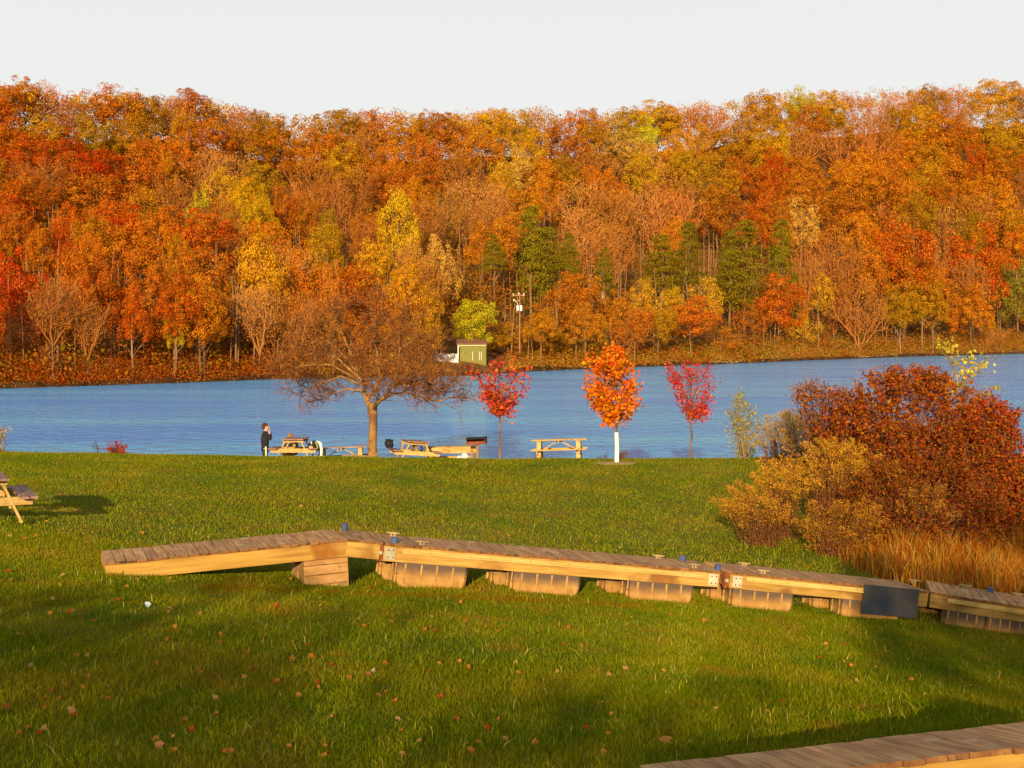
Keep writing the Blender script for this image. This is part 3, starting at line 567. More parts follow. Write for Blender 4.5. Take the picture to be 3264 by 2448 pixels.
# pale rocks along the waterline
M['rock'] = noise_mat('shore_rock', (.30, .22, .12), (.58, .48, .32), 2, bump=.3)
rk = MB(); ico = [Vector((0, 0, 1)), Vector((1, 0, 0)), Vector((0, 1, 0)), Vector((-1, 0, 0)), Vector((0, -1, 0)), Vector((0, 0, -1))]
for i in range(520):
    px = rnd.uniform(1250, 3300); c = hill_pt(px, rnd.uniform(.0, .012)); s = rnd.uniform(.12, .38); c.z = max(c.z, .05)
    rk.add([c+Vector((v.x*s*rnd.uniform(.8, 1.6), v.y*s, v.z*s*.7)) for v in ico], [(0, 1, 2), (0, 2, 3), (0, 3, 4), (0, 4, 1), (5, 2, 1), (5, 3, 2), (5, 4, 3), (5, 1, 4)])
rk.build('shoreline_rocks', M['rock'], kind='stuff')

# ================================================================== stored dock sections on the lawn
rng = np.random.default_rng(8)
RNDB = random.Random(8)
def frame(p0, p1, w, tilt=0):
    """origin p0, X along the front edge p0->p1, Y across to the back, Z up"""
    x = (p1-p0).normalized(); y = Vector((0, 0, 1)).cross(x).normalized(); y = (y+Vector((0, 0, tilt))).normalized(); z = x.cross(y)
    m = Matrix((x, y, z)).transposed().to_4x4(); m.translation = p0; return m, (p1-p0).length
def dock(p0, p1, label, w=1.05, tilt=0, style='rail', plates='both', planks=True):
    m, Ln = frame(p0, p1, w, tilt)
    root = thing('dock_section', label, 'dock', group='dock sections laid up on the lawn'); root.matrix_world = m
    n = int(Ln/.145); pw = Ln/n
    protos = []
    for k in range(4):
        q = MB(); q.box((0, 0, -.019), (pw-.008, w+.05, .038)); me = q.mesh('plank', M['deck']); me.materials.append(M['edge'])
        protos.append(me)
        for pl in me.polygons: 
            if abs(pl.normal.y) > .9: pl.material_index = 1
    for i in range(n):
        o = obj('plank', protos[i % 4], root); o.location = (pw*(i+.5), w/2+RNDB.uniform(-.012, .012)-.005, RNDB.uniform(-.003, .004)); o.rotation_euler = (0, RNDB.uniform(-.006, .006), RNDB.uniform(-.008, .008))
        o.scale = (RNDB.uniform(.975, 1), 1, 1)
    return root, Ln
def stringers(root, x0, x1, w, h=.235, z=-.04, mat='lumber', y0=.0):
    for y in (y0+.02, w-.02):
        q = MB(); q.box(((x0+x1)/2, y, z-h/2), (x1-x0, .04, h)); q.build('stringer', M[mat], root)
def end_board(root, x, w, h=.235, mat='lumber', z=-.04):
    q = MB(); q.box((x, w/2, z-h/2), (.04, w-.084, h-.01)); q.build('end_board', M[mat], root)
def rub_rail(root, x0, x1):
    q = MB(); z = -.10
    q.box(((x0+x1)/2, -.012, z), (x1-x0, .024, .075)); q.box(((x0+x1)/2, -.034, z-.022), (x1-x0, .055, .022)); q.box(((x0+x1)/2, -.020, z+.026), (x1-x0-.02, .016, .018))
    q.build('rub_rail', M['rail'], root)
    for i in range(int((x1-x0)/.33)):
        q = MB(); q.tube([(x0+.12+i*.33, -.025, z+.003), (x0+.12+i*.33, -.032, z+.003)], [.008, .008], 6); q.build('rail_screw', M['rust'], root)
def corner_plate(root, x, wd=.17):
    q = MB(); q.box((x, -.014, -.155), (wd, .012, .185)); pl = q.build('corner_plate', M['galv'], root)
    for sx, sz in ((-.03, .055), (.05, .06), (-.03, -.055), (.05, -.055)):
        q = MB(); q.tube([(x+sx, -.02, -.155+sz), (x+sx, -.034, -.155+sz)], [.013, .011], 6); q.build('bolt', M['rust'], pl)
def hinge(root, x, wd=.09):
    q = MB(); q.box((x, .02, -.15), (wd, .05, .27)); q.box((x, .035, -.15), (wd*1.5, .02, .2)); q = q.build('hinge_bracket', M['rust'], root)
    p = MB(); p.tube([(x+.005, -.005, -.15), (x+.005, -.035, -.15)], [.034, .03], 12); p.build('hinge_pin', M['galv'], q)
def cleat(root, x, y):
    q = MB(); q.tube([(x-.115, y, .052), (x-.07, y, .047), (x, y, .05), (x+.07, y, .047), (x+.115, y, .052)], [.008, .014, .016, .014, .008], 6)
    for s in (-.03, .03): q.tube([(x+s, y, .0), (x+s*.8, y, .045)], [.018, .012], 6)
    q.box((x, y, .004), (.11, .05, .008)); q.build('cleat', M['cleat'], root, smooth=False)
def cap(root, x, y):
    q = MB(); q.tube([(x, y, -.02), (x, y, .082)], [.052, .052], 14); q.tube([(x, y, .082), (x, y, .086)], [.056, .05], 14); q.build('pile_pipe', M['blue'], root)
def float_mesh(wd, dp, ht, ribs=(.2, .45, .68), rough=False):
    """moulded float drum: tapering towards the bottom, rounded lower corners, upright ribs"""
    q = MB(); prof = [(0, 1.0), (.42, 1.0), (.455, .985), (.49, 1.0), (.75, .97), (.93, .90), (1.0, .80)]
    n = len(prof); ring = [(-.5, -.42), (-.46, -.5), (.46, -.5), (.5, -.42), (.5, .42), (.46, .5), (-.46, .5), (-.5, .42)]
    for t, s in prof:
        for x, y in ring: q.v.append((x*wd*s, y*dp*s, -t*ht))
    for i in range(n-1):
        for k in range(8): a = i*8+k; b = i*8+(k+1) % 8; q.f.append((a, b, b+8, a+8))
    q.f.append(tuple(range(8))[::-1]) if 0 else q.f.append(tuple(range(7, -1, -1)))
    q.f.append(tuple((n-1)*8+k for k in range(8)))
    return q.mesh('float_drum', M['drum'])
def rib_mesh(ht, wdt=.026):
    q = MB(); q.box((0, 0, -.24*ht), (wdt, .03, .42*ht)); q.box((0, .006, -.64*ht), (wdt*.8, .03, .30*ht)); return q.mesh('rib', M['ribm'])
def floats(root, x, w, base_z, top=-.28, wd=1.12, ribs=(.13, .34, .56, .8), dz=0, lean=0, x2=0):
    for row, (y, dx) in enumerate(((.28, 0), (w-.16, x2))):
        ht = top-base_z
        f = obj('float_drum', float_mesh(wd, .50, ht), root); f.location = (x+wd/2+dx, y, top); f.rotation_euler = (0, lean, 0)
        rm = rib_mesh(ht)
        for rx in ribs:
            r = obj('rib', rm, f); r.location = ((rx-.5)*wd, -.258, 0)
        for ry in (-.12, .12):
            r = obj('rib', rm, f); r.location = (-wd*.5+.0, ry, 0); r.rotation_euler = (0, 0, R(90))
def local(root, px, py, d): return root.matrix_world.inverted() @ P(px, py, d)
P0 = P(334, 1793, 20.0); P1 = P(1108, 1717, 21.2); P2 = P(1214, 1727, 21.33)
# gangway ramp whose left end rests on the grass, with the short level piece behind its kink
ramp, Lr = dock(P0, P1, 'plank dock ramp with its left end resting on the grass')
stringers(ramp, 0, Lr-.0, 1.05); end_board(ramp, .03, 1.05)
for i in range(1, 5): q = MB(); q.box((Lr*i/5, .5, -.16), (.04, .96, .18)); q.build('joist', M['lumber_old'], ramp)
m2, L2 = frame(P1, P2, 1.05); loc = ramp.matrix_world.inverted() @ m2
q = MB(); q.box((L2/2, 0.018, -.04-.1175), (L2, .042, .235)); o = q.build('kink_stringer', M['lumber_old'], ramp); o.matrix_local = loc
q = MB(); q.box((L2/2, 1.03, -.04-.1175), (L2, .042, .235)); o = q.build('kink_stringer', M['lumber_old'], ramp); o.matrix_local = loc
pm = MB(); pm.box((0, 0, -.019), (.132, 1.10, .038)); pm = pm.mesh('plank', M['deck']); pm.materials.append(M['edge'])
for pl in pm.polygons:
    if abs(pl.normal.y) > .9: pl.material_index = 1
for i in range(int(L2/.14)+1):
    o = obj('plank', pm, ramp); o.matrix_local = loc @ Matrix.Translation((.07+i*.14, .52, .001*(i % 2)))
lp = local(ramp, 985, 1840, 21)
gzr = lambda root, x, y: (root.matrix_world @ Vector((x, y, 0)), )
def ground_z(root, x, y):
    w_ = root.matrix_world @ Vector((x, y, 0)); return -(w_.z-float(gz(w_.x, w_.y)))
xf = Lr-.70; ht = -.28-ground_z(ramp, xf+.4, .4)
for y in (.28, .86):
    f = obj('float_box', None, ramp)
    bpy.data.objects.remove(f)
    q = MB(); zb = ground_z(ramp, xf+.4, .4)-.04; q.box((0, 0, 0), (.68, .46, -.28-zb), jit=.004); f = q.build('float_box', M['float'], ramp); f.location = (xf+.36, y+.02, (-.28+zb)/2)
    for k in range(3):
        q = MB(); q.box((0, -.235, (k-1)*.15), (.67, .012, .012)); q.build('seam', M['edge'], f)
cap(ramp, Lr+.18, .98)

SB0 = P(1226, 1731, 21.38); SB1 = P(2296, 1820, 22.98); SC0 = P(2330, 1822, 23.05); SC1 = P(2960, 1884, 24.1); SD0 = P(2968, 1885.5, 24.12); SD1 = P(3560, 1981, 23.5)
def rail_section(p0, p1, label, mat='lumber_old'):
    r, Ls = dock(p0, p1, label); stringers(r, 0, Ls, 1.05, mat=mat); end_board(r, .03, 1.05, mat=mat); end_board(r, Ls-.03, 1.05, mat=mat); rub_rail(r, .29, Ls-.24); return r, Ls
sb, Lb = rail_section(SB0, SB1, 'long lit dock section over three floats right of the hinge')
hinge(sb, -.055); corner_plate(sb, .1); corner_plate(sb, Lb-.12)
sc3, Lc = rail_section(SC0, SC1, 'dock section with a dull steel plate hung on its front')
hinge(sc3, -.07, .06); corner_plate(sc3, .13)
sd_, Ld = rail_section(SD0, SD1, 'shaded dock section running out of the right edge')
def fl(root, pxl, d, n=4, wd=1.13, x2=-.12):
    # put the drum where its left front corner falls
    y_, s_ = 0, 0
    best = min(np.linspace(-.5, 8, 800), key=lambda t: abs(((root.matrix_world @ Vector((t, .03, -.4))).x/(root.matrix_world @ Vector((t, .03, -.4))).y*F+CX)-pxl))
    zb = min(ground_z(root, best+.5, .3), -.6)-.03
    floats(root, best, 1.05, zb, wd=wd, x2=x2, ribs=(.1, .33, .55, .78))
fl(sb, 1268, 21.5); fl(sb, 1640, 22, x2=-.16); fl(sb, 2010, 22.5, x2=-.2)
fl(sc3, 2338, 23); fl(sc3, 2688, 23.6, x2=-.22)
fl(sd_, 3008, 24, wd=.70, x2=-.35); fl(sd_, 3142, 23.6, wd=.72); fl(sd_, 3290, 23.0, wd=.8)
def on_deck(root, px, back):
    y = .93 if back else .16
    return min(np.linspace(-.6, 8, 900), key=lambda t: abs(((root.matrix_world @ Vector((t, y, 0))).x/(root.matrix_world @ Vector((t, y, 0))).y*F+CX)-px)), y
for r_, px, bk in [(sb, 1251, 1), (sb, 1346, 0), (sb, 2098, 1), (sb, 2213, 0), (sc3, 2372, 1), (sc3, 2432, 0), (sc3, 2910, 1), (sd_, 3075, 1), (sd_, 3052, 0), (sd_, 3246, 1)]: cleat(r_, *on_deck(r_, px, bk))
for r_, px, bk in [(sb, 1257, 0), (sb, 2176, 1), (sb, 2288, 0), (sd_, 3157, 1)]: cap(r_, *on_deck(r_, px, bk))
xp, _ = on_deck(sc3, 2738, 0); xq, _ = on_deck(sc3, 2912, 0)
q = MB(); q.box(((xp+xq)/2-.02, -.055, -.235), (xq-xp, .02, .50)); q.build('steel_plate', M['steel_dark'], sc3)
# the nearest section, cut by the bottom right corner
N0 = P(2150, 2508, 8.5); N1 = P(3264, 2380, 8.8); NN = N0+(N1-N0)*1.35
nd, Ln = dock(N0, NN, 'nearest plank dock section cut by the bottom right corner', w=1.0, tilt=-.185)
stringers(nd, 0, Ln, 1.0); end_board(nd, .03, 1.0)
for i in range(1, 4): q = MB(); q.box((Ln*i/4, .5, -.16), (.04, .92, .18)); q.build('joist', M['lumber_old'], nd)
zb = ground_z(nd, 1.9, .4)-.03; floats(nd, 1.7, 1.0, min(zb, -.6), wd=1.1)
zb = ground_z(nd, .3, .4); q = MB(); q.box((.3, .5, (zb-.28)/2), (.25, .9, abs(zb+.28))); q.build('block', M['lumber_old'], nd)

# ================================================================== picnic tables
def picnic_table(label, pos, rz, tilt=(0, 0), s=1.0, top='table_top', L=1.83):
    t = thing('picnic_table', label, 'picnic table', pos, rz, 'wooden picnic tables on the lawn'); t.rotation_euler = (tilt[0], tilt[1], rz); t.scale = (s, s, s)
    def one(nm, q, mat='table', par=None): return q.build(nm, M[mat], par or t)
    q = MB(); q.box((0, 0, 0), (L, .138, .038)); pm = q.mesh('tabletop_plank', M[top])
    for k in range(5): o = obj('tabletop_plank', pm, t); o.location = (RNDB.uniform(-.01, .01), (k-2)*.146, .745+RNDB.uniform(-.002, .002))
    for sd in (-1, 1):
        for k in range(2): o = obj('seat_plank', pm, t); o.location = (RNDB.uniform(-.01, .01), sd*(.60+k*.147), .432)
    for e in (-1, 1):
        x = e*(L/2-.22)
        q = MB(); q.box((x, 0, .69), (.04, .70, .088)); one('top_beam', q)
        q = MB(); q.box((x, 0, .365), (.04, 1.50, .135)); bm = one('seat_beam', q)
        for sd in (-1, 1):
            q = MB(); q.beam((x-e*.042, sd*.26, .70), (x-e*.042, sd*.58, .0), .04, .14, (1, 0, 0)); one('leg', q)
            for dy, dz in ((.44, .34), (.40, .39)):
                q = MB(); q.tube([(x+e*.02, sd*dy, dz), (x+e*.032, sd*dy, dz)], [.014, .012], 6); one('bolt', q, 'galv', bm)
        q = MB(); q.beam((x-e*.05, 0, .375), (e*.05, 0, .70), .038, .085, (0, 1, 0)); one('brace', q)
    q = MB(); q.box((0, 0, .69), (.04, .68, .085)); one('middle_cleat', q)
    return t
def rot_between(px, ang): return R(ang)
p = gpt(-62, 25.1); picnic_table('picnic table cut by the left edge of the photo, casting a dark shadow', p, R(116), s=1.08)
p = gpt(942, 46.0); t1 = picnic_table('picnic table seen end on beside the standing person', p+Vector((0, 0, .07)), R(92), tilt=(0, R(2.6)), s=.98)
p = gpt(1318, 46.2); t2 = picnic_table('leaning picnic table seen end on with a black bag on its left bench', p+Vector((0, 0, .06)), R(102), tilt=(R(4), R(2.6)), s=1.0)
p = gpt(1092, 47.4); p.z += .10; t3 = picnic_table('low picnic table partly hidden by the bare lawn tree trunk', p, R(4), tilt=(R(-3), R(-2.5)), s=.98)
p = gpt(1784, 45.9); p.z += .07; t4 = picnic_table('picnic table standing alone between the two nearer maples', p, R(-5), tilt=(R(-3), R(-2)), s=1.0, top='table')
# long timber serving table and park grill
p = gpt(1440, 46.6); sv = thing('serving_table', 'long narrow timber table between the leaning picnic table and the grill', 'table', p, R(1)); sv.rotation_euler = (0, R(-1.0), R(1))
for k in range(3): q = MB(); q.box((0, -.15+k*.15, .70), (1.75, .14, .04)); q.build('plank', M['table'], sv)
q = MB(); q.box((0, -.26, .60), (1.70, .04, .19)); q.build('apron', M['table'], sv)
q = MB(); q.box((0, .26, .60), (1.70, .04, .17)); q.build('apron', M['table'], sv)
for x in (-.76, .69):
    for y in (-.29, .22): q = MB(); q.box((x, y, .33), (.08, .04, .74)); q.build('leg', M['lumber'] if (x > 0 and y < 0) else M['table'], sv)
q = MB(); q.box((-.05, .25, .33), (1.45, .04, .07)); q.build('stretcher', M['table'], sv)
for x in (.42, .52): q = MB(); q.tube([(x, -.29, .43), (x, -.31, .43)], [.022, .022], 8); q.build('fitting', M['white'], sv)
p = gpt(1523, 45.6); gr = thing('park_grill', 'rusty charcoal grill box on a post right of the serving table', 'grill', p, R(-8)); gr.rotation_euler = (0, R(-3), R(-8))
q = MB(); q.tube([(0, 0, -.1), (0, 0, .60)], [.045, .045], 8); q.build('post', M['pole'], gr)
for c_, sz in (((0, 0, .60), (.62, .42, .02)), ((-.31, 0, .70), (.015, .42, .22)), ((.31, 0, .70), (.015, .42, .22)), ((0, .21, .70), (.635, .015, .22)), ((0, -.2, .64), (.61, .015, .10))):
    q = MB(); q.box(c_, sz); q.build('firebox_panel', M['rust'], gr)
gt = MB()
for k in range(10): gt.tube([(-.29+k*.064, -.24, .77), (-.29+k*.064, .2, .77)], [.008, .008], 5)
gt.tube([(-.3, -.24, .77), (.3, -.24, .77)], [.01, .01], 5); gt.build('grate', M['black'], gr)
q = MB(); q.box((0, -.02, .80), (.64, .44, .035)); q.build('lid', M['black'], gr)
# bags on the ground and on the tables
def blob(name, mat, loc, size, seed, par=None, sub=3, amp=.12):
    rg = np.random.default_rng(seed); import bmesh
    bm = bmesh.new(); bmesh.ops.create_icosphere(bm, subdivisions=sub, radius=1)
    ks = rg.normal(size=(5, 3))*2.3; ph = rg.uniform(0, 6, 5)
    for v in bm.verts:
        c = np.array(v.co); g = 1+amp*sum(math.sin(k.dot(c)+f) for k, f in zip(ks, ph))/2
        z = max(v.co.z, -.72); v.co = Vector((v.co.x*g*size[0], v.co.y*g*size[1], z*g*size[2]))
    me = bpy.data.meshes.new(name); bm.to_mesh(me); bm.free(); me.materials.append(mat); me.polygons.foreach_set('use_smooth', [True]*len(me.polygons))
    o = obj(name, me, par); o.location = loc; return o
p = gpt(1482, 45.0); tag(blob('white_bag', M['white'], p+Vector((0, 0, .10)), (.12, .10, .11), 1), 'larger white bag lying on the grass before the serving table', 'bag')
p = gpt(1463, 45.0); tag(blob('white_bag', M['white'], p+Vector((0, 0, .07)), (.07, .07, .06), 2), 'smaller white bag on the grass left of the larger one', 'bag')
bb = thing('black_bag', 'black open-topped trash bag on the left bench of the leaning table', 'bag', P(1241, 1428, 45.6), 0)
blob('body', M['black'], (0, 0, .13), (.14, .13, .16), 3, bb)
q = MB(); rg = random.Random(4)
for k in range(11):
    a = k/11*2*PI; h = .27+rg.uniform(-.02, .05); q.beam((math.cos(a)*.11, math.sin(a)*.11, .18), (math.cos(a)*.125, math.sin(a)*.125, h), .06, .01, (math.cos(a), math.sin(a), 0))
q.build('rim', M['black'], bb)
# black and white backpack with a pale jacket draped over the right bench
bk = thing('backpack', 'dark backpack with lime stripes on the right bench of the end-on table', 'backpack', P(1000, 1433, 45.4), 0)
blob('pack_body', M['black'], (0, 0, .13), (.17, .14, .17), 5, bk, amp=.1)
blob('front_pocket', noise_mat('tan_pocket', (.50, .30, .18), (.6, .4, .25), 6), (-.06, -.12, .07), (.08, .05, .06), 6, bk)
lime = noise_mat('lime_stripe', (.42, .50, .08), (.50, .58, .12), 6)
q = MB(); q.tube([(.07, -.14, .26), (.13, -.15, .18), (.15, -.14, .05)], [.02]*3, 6); q.build('stripe', lime, bk)
q = MB(); q.tube([(-.06, -.13, .27), (-.05, -.16, .2)], [.022]*2, 6); q.build('highlight_strap', M['white'], bk)
q = MB(); q.tube([(.12, 0, .2), (.2, -.02, .1), (.21, -.02, -.12), (.14, -.02, -.3), (.03, -.02, -.36)], [.035, .04, .04, .035, .02], 8); q.build('shoulder_strap', M['black'], bk)
jk = MB(); pts = [(.10, .02, .27), (.22, -.03, .21), (.265, -.05, .02), (.255, -.05, -.18), (.20, -.04, -.36)]
jk.tube([Vector(a)+P(1000, 1433, 45.4) for a in pts], [.03, .055, .05, .045, .06], 8); tag(jk.build('white_jacket', M['white'], smooth=True), 'white jacket hanging off the bench beside the backpack', 'jacket')
p = gpt(915, 46.8); tag(blob('red_cooler_bag', noise_mat('red_brown_bag', (.28, .07, .02), (.36, .10, .03), 5), p+Vector((0, 0, .22)), (.20, .14, .26), 9, amp=.05), 'red brown bag on the ground under the end-on table', 'bag')

# ================================================================== people
def skin_figure(name, joints, edges, mat, parent, sub=2):
    me = bpy.data.meshes.new(name); me.from_pydata([j[0] for j in joints], edges, []); o = obj(name, me)
    sm = o.modifiers.new('s', 'SKIN'); 
    for v, j in zip(me.skin_vertices[0].data, joints): v.radius = j[1] if isinstance(j[1], tuple) else (j[1], j[1])
    me.skin_vertices[0].data[0].use_root = True
    ss = o.modifiers.new('u', 'SUBSURF'); ss.levels = sub; ss.render_levels = sub
    dg = bpy.context.evaluated_depsgraph_get(); dg.update(); em = bpy.data.meshes.new_from_object(o.evaluated_get(dg)); bpy.data.objects.remove(o)
    em.name = name; em.materials.clear(); em.materials.append(mat); em.polygons.foreach_set('use_smooth', [True]*len(em.polygons))
    return obj(name, em, parent)
pf = gpt(845, 47.7); man = thing('person', 'standing person in black top and striped track trousers raising hands to face', 'person', pf, R(8))
# faces +X (towards the tables); origin at the feet
body = skin_figure('body', [((0, 0, .96), (.08, .07)), ((0, 0, 1.12), (.09, .08)), ((-.01, 0, 1.30), (.10, .09)), ((0, 0, 1.46), (.07, .07)), ((.02, 0, 1.54), .055), ((.045, 0, 1.62), .085), ((.04, 0, 1.71), .10), ((.03, 0, 1.78), .075),
    ((.0, -.19, 1.42), .04), ((.22, -.21, 1.25), .035), ((.16, -.09, 1.48), .03), ((.14, -.06, 1.57), .03), ((0, .19, 1.42), .04), ((.20, .22, 1.26), .035), ((.17, .09, 1.48), .03), ((.14, .06, 1.57), .03),
    ((0, -.09, .86), .05), ((.01, -.11, .50), .04), ((-.01, -.11, .09), .04), ((.10, -.12, .035), .04), ((0, .09, .86), .05), ((.0, .11, .50), .04), ((-.02, .11, .09), .04), ((.09, .12, .035), .04)],
    [(0, 1), (1, 2), (2, 3), (3, 4), (4, 5), (5, 6), (6, 7), (3, 8), (8, 9), (9, 10), (10, 11), (3, 12), (12, 13), (13, 14), (14, 15), (0, 16), (16, 17), (17, 18), (18, 19), (0, 20), (20, 21), (21, 22), (22, 23)], M['skin'], man)
shirt = skin_figure('black_top', [((0, 0, .86), (.15, .135)), ((0, 0, 1.10), (.15, .135)), ((-.01, 0, 1.30), (.17, .15)), ((0, 0, 1.48), (.10, .09)), ((.0, -.20, 1.42), .075), ((.22, -.21, 1.25), .062), ((.17, -.10, 1.46), .045), ((0, .20, 1.42), .075), ((.20, .22, 1.26), .062), ((.18, .10, 1.46), .045), ((.02, 0, 1.56), .062)],
    [(3, 10), (0, 1), (1, 2), (2, 3), (3, 4), (4, 5), (5, 6), (3, 7), (7, 8), (8, 9)], M['black'], man)
navy = noise_mat('dark_track_trousers', (.015, .022, .035), (.03, .04, .055), 9)
pants = skin_figure('track_trousers', [((0, 0, .98), (.14, .125)), ((0, -.09, .84), .115), ((.01, -.11, .50), .095), ((-.01, -.11, .10), .085), ((0, .09, .84), .115), ((.0, .11, .50), .095), ((-.02, .11, .10), .085)], [(0, 1), (1, 2), (2, 3), (0, 4), (4, 5), (5, 6)], navy, man)
for x, mt in ((.015, lime), (.045, M['white'])):
    q = MB(); q.tube([(x, -.185, .99), (x+.005, -.205, .86), (x+.012, -.20, .5), (x, -.185, .10)], [.016]*4, 6); q.build('trouser_stripe', mt, pants)
blob('hair', M['hair'], (-.012, 0, 1.755), (.118, .102, .105), 12, man, amp=.04); blob('hair_back', M['hair'], (-.045, 0, 1.69), (.08, .092, .10), 13, man, amp=.04)
for s in (-1, 1):
    hd = MB()
    for k in range(4): a = k*.022; hd.tube([(.135, s*(.055-.01*k), 1.585+a*.4), (.165, s*(.045-.01*k), 1.63+a), (.15, s*(.03-.006*k), 1.675+a*.6)], [.0125, .0115, .008], 5)
    hd.tube([(.12, s*.06, 1.58), (.09, s*.088, 1.62), (.075, s*.088, 1.66)], [.015, .012, .009], 5); hd.build('hand', M['skin'], man, smooth=True)
    q = MB(); q.box((.10, s*.03, 1.72), (.012, .022, .012)); q.build('eye', M['black'], man)
    q = MB(); q.box((.03, s*.094, 1.70), (.03, .014, .05)); q.build('ear', M['skin'], man)
man.scale = (.95, .95, .93)
# someone sitting behind the end-on table, only head and dark jacket seen past it
pf = P(926, 1460, 47.9); pf.z = float(gz(pf.x, pf.y))+.10; sit = thing('person', 'brown haired person in a dark jacket seated behind the end-on picnic table', 'person', pf, 0)
skin_figure('body', [((0, .0, .46), .09), ((0, 0, .62), .09), ((0, -.03, .86), .09), ((0, -.03, 1.0), .06), ((0, -.03, 1.10), .08), ((0, -.03, 1.18), .085), ((-.12, -.2, .46), .075), ((-.12, -.42, .44), .06), ((-.12, -.42, .08), .045), ((.12, -.2, .46), .075), ((.12, -.42, .44), .06), ((.12, -.42, .08), .045),
    ((-.19, -.04, .88), .04), ((-.24, -.15, .64), .04), ((-.10, -.32, .66), .035), ((.19, -.04, .88), .04), ((.24, -.15, .64), .04), ((.10, -.32, .66), .035)],
    [(0, 1), (1, 2), (2, 3), (3, 4), (4, 5), (0, 6), (6, 7), (7, 8), (0, 9), (9, 10), (10, 11), (2, 12), (12, 13), (13, 14), (2, 15), (15, 16), (16, 17)], M['skin'], sit)
skin_figure('dark_jacket', [((0, .0, .50), .16), ((0, 0, .64), .155), ((0, -.03, .86), .165), ((-.2, -.04, .88), .078), ((-.24, -.15, .64), .068), ((-.12, -.30, .66), .05), ((.2, -.04, .88), .078), ((.24, -.15, .64), .068), ((.12, -.30, .66), .05), ((0, -.03, 1.02), .085)], [(0, 1), (1, 2), (2, 3), (3, 4), (4, 5), (2, 6), (6, 7), (7, 8), (2, 9)], M['black'], sit)
blob('hair', noise_mat('chestnut_hair', (.20, .10, .04), (.30, .16, .06), 20), (0, -.02, 1.22), (.105, .115, .13), 14, sit, amp=.04)
q = MB(); q.box((0, .05, .36), (.5, .3, .05)); q.box((-.2, .05, .17), (.04, .28, .36)); q.box((.2, .05, .17), (.04, .28, .36)); st = tag(q.build('low_stool', M['table']), 'low wooden stool under the seated person', 'stool'); st.location = pf

# ================================================================== lawn trees
def tree_segments(root, segs, name, mat, minr=.004):
    return obj(name, segs_mesh(name, segs, mat, nside=4, minr=minr), root)
def leafy(name, pts, size, per, spread, seed, parent, col, droop=0):
    rg = np.random.default_rng(seed); c = np.repeat(np.array(pts), per, 0); p = c+rg.normal(0, spread, c.shape)
    n = rg.normal(size=p.shape)+np.array([0, -.6, .35]); V, Fc = leaf_quads(p, n, size, rg); o = obj(name, np_mesh(name, V, Fc, M['leafnear'], rg.random(len(Fc))), parent); o.color = (*col, 1); return o
# the wide leafless tree
b = gpt(1187, 46.0); bt = thing('bare_tree', 'wide spreading leafless lawn tree with a stout tan trunk', 'tree', b)
rg = np.random.default_rng(21); zt = lambda py: EYE+(HY-py)/F*46-b.z; xt = lambda px: (px-1187)/F*46
trk = [(xt(1187), 0, -.2), (xt(1187), 0, zt(1400)), (xt(1190), 0, zt(1340)), (xt(1184), 0, zt(1300))]
mb = MB(); mb.tube([(0, 0, -.3), (.01, 0, .12), (.0, 0, .6), (.03, 0, zt(1345)), (-.01, .0, zt(1300)), (-.03, 0, zt(1285))], [.24, .165, .145, .135, .17, .13], 12)
mb.tube([(.12, -.02, .25), (.16, -.1, .3), (.15, -.02, .4)], [.03, .05, .02], 6); mb.build('trunk', M['bark_tan'], bt, smooth=True)
limbs = []; twigs = []
mains = [([(1184, 1300), (1165, 1268), (1152, 1235), (1142, 1190), (1120, 1130)], .095), ([(1190, 1305), (1215, 1275), (1240, 1255), (1262, 1215), (1300, 1150)], .085), ([(1170, 1275), (1195, 1240), (1215, 1195), (1205, 1120), (1195, 1060)], .07),
         ([(1155, 1245), (1100, 1240), (1040, 1262), (1020, 1290)], .04), ([(1148, 1225), (1080, 1200), (1010, 1225), (940, 1262)], .05), ([(1145, 1210), (1060, 1160), (970, 1165), (925, 1200)], .045),
         ([(1240, 1255), (1290, 1250), (1330, 1262), (1316, 1266)], .035), ([(1262, 1220), (1310, 1225), (1345, 1265), (1400, 1275), (1445, 1262)], .055), ([(1255, 1235), (1330, 1190), (1370, 1205), (1415, 1240)], .045),
         ([(1215, 1200), (1260, 1120), (1310, 1090), (1340, 1120)], .045), ([(1142, 1190), (1080, 1110), (1030, 1075), (1000, 1095)], .045), ([(1120, 1130), (1090, 1060), (1080, 1010)], .035), ([(1300, 1150), (1290, 1080), (1300, 1030)], .035), ([(1195, 1100), (1200, 1040), (1190, 985)], .03),
         ([(1150, 1215), (1060, 1130), (985, 1125), (955, 1155)], .04), ([(1262, 1215), (1350, 1130), (1365, 1165), (1385, 1200)], .04)]
for li, (pp, rad) in enumerate(mains):
    dep = [0]+list(np.cumsum(rg.normal(0, .35, len(pp)-1))); m_ = MB()
    w = [Vector((xt(a), dep[i], zt(c))) for i, (a, c) in enumerate(pp)]
    fine = []
    for i in range(len(w)-1):
        fine += [w[i]+(w[i+1]-w[i])*t+Vector(rg.normal(0, .02, 3)) for t in (0, .5)]
    fine.append(w[-1]); nn = len(fine)
    m_.tube(fine, [rad*(1-.72*i/(nn-1)) for i in range(nn)], 8, cap=False); m_.build('limb', M['bark_tan'], bt, smooth=True)
    for i in range(2, nn):
        for rep_ in range(3):
            s = rg.normal(size=3); s[2] = abs(s[2])*.9+.25; s[1] *= 1.1; s /= np.linalg.norm(s); dd = np.array((fine[i]-fine[i-1]).normalized())*.6+s*.8; dd /= np.linalg.norm(dd)
            branches(rg, fine[i], dd, rg.uniform(.5, .8), .015, 3, twigs, .5, .12, (3, 4), 3, .68, wob=.22, start=.2)
o = tree_segments(bt, [t for t in twigs if t[2] >= 1], 'twigs', M['twig'], .0065); o.color = (.20, .075, .02, 1)
mb = MB()
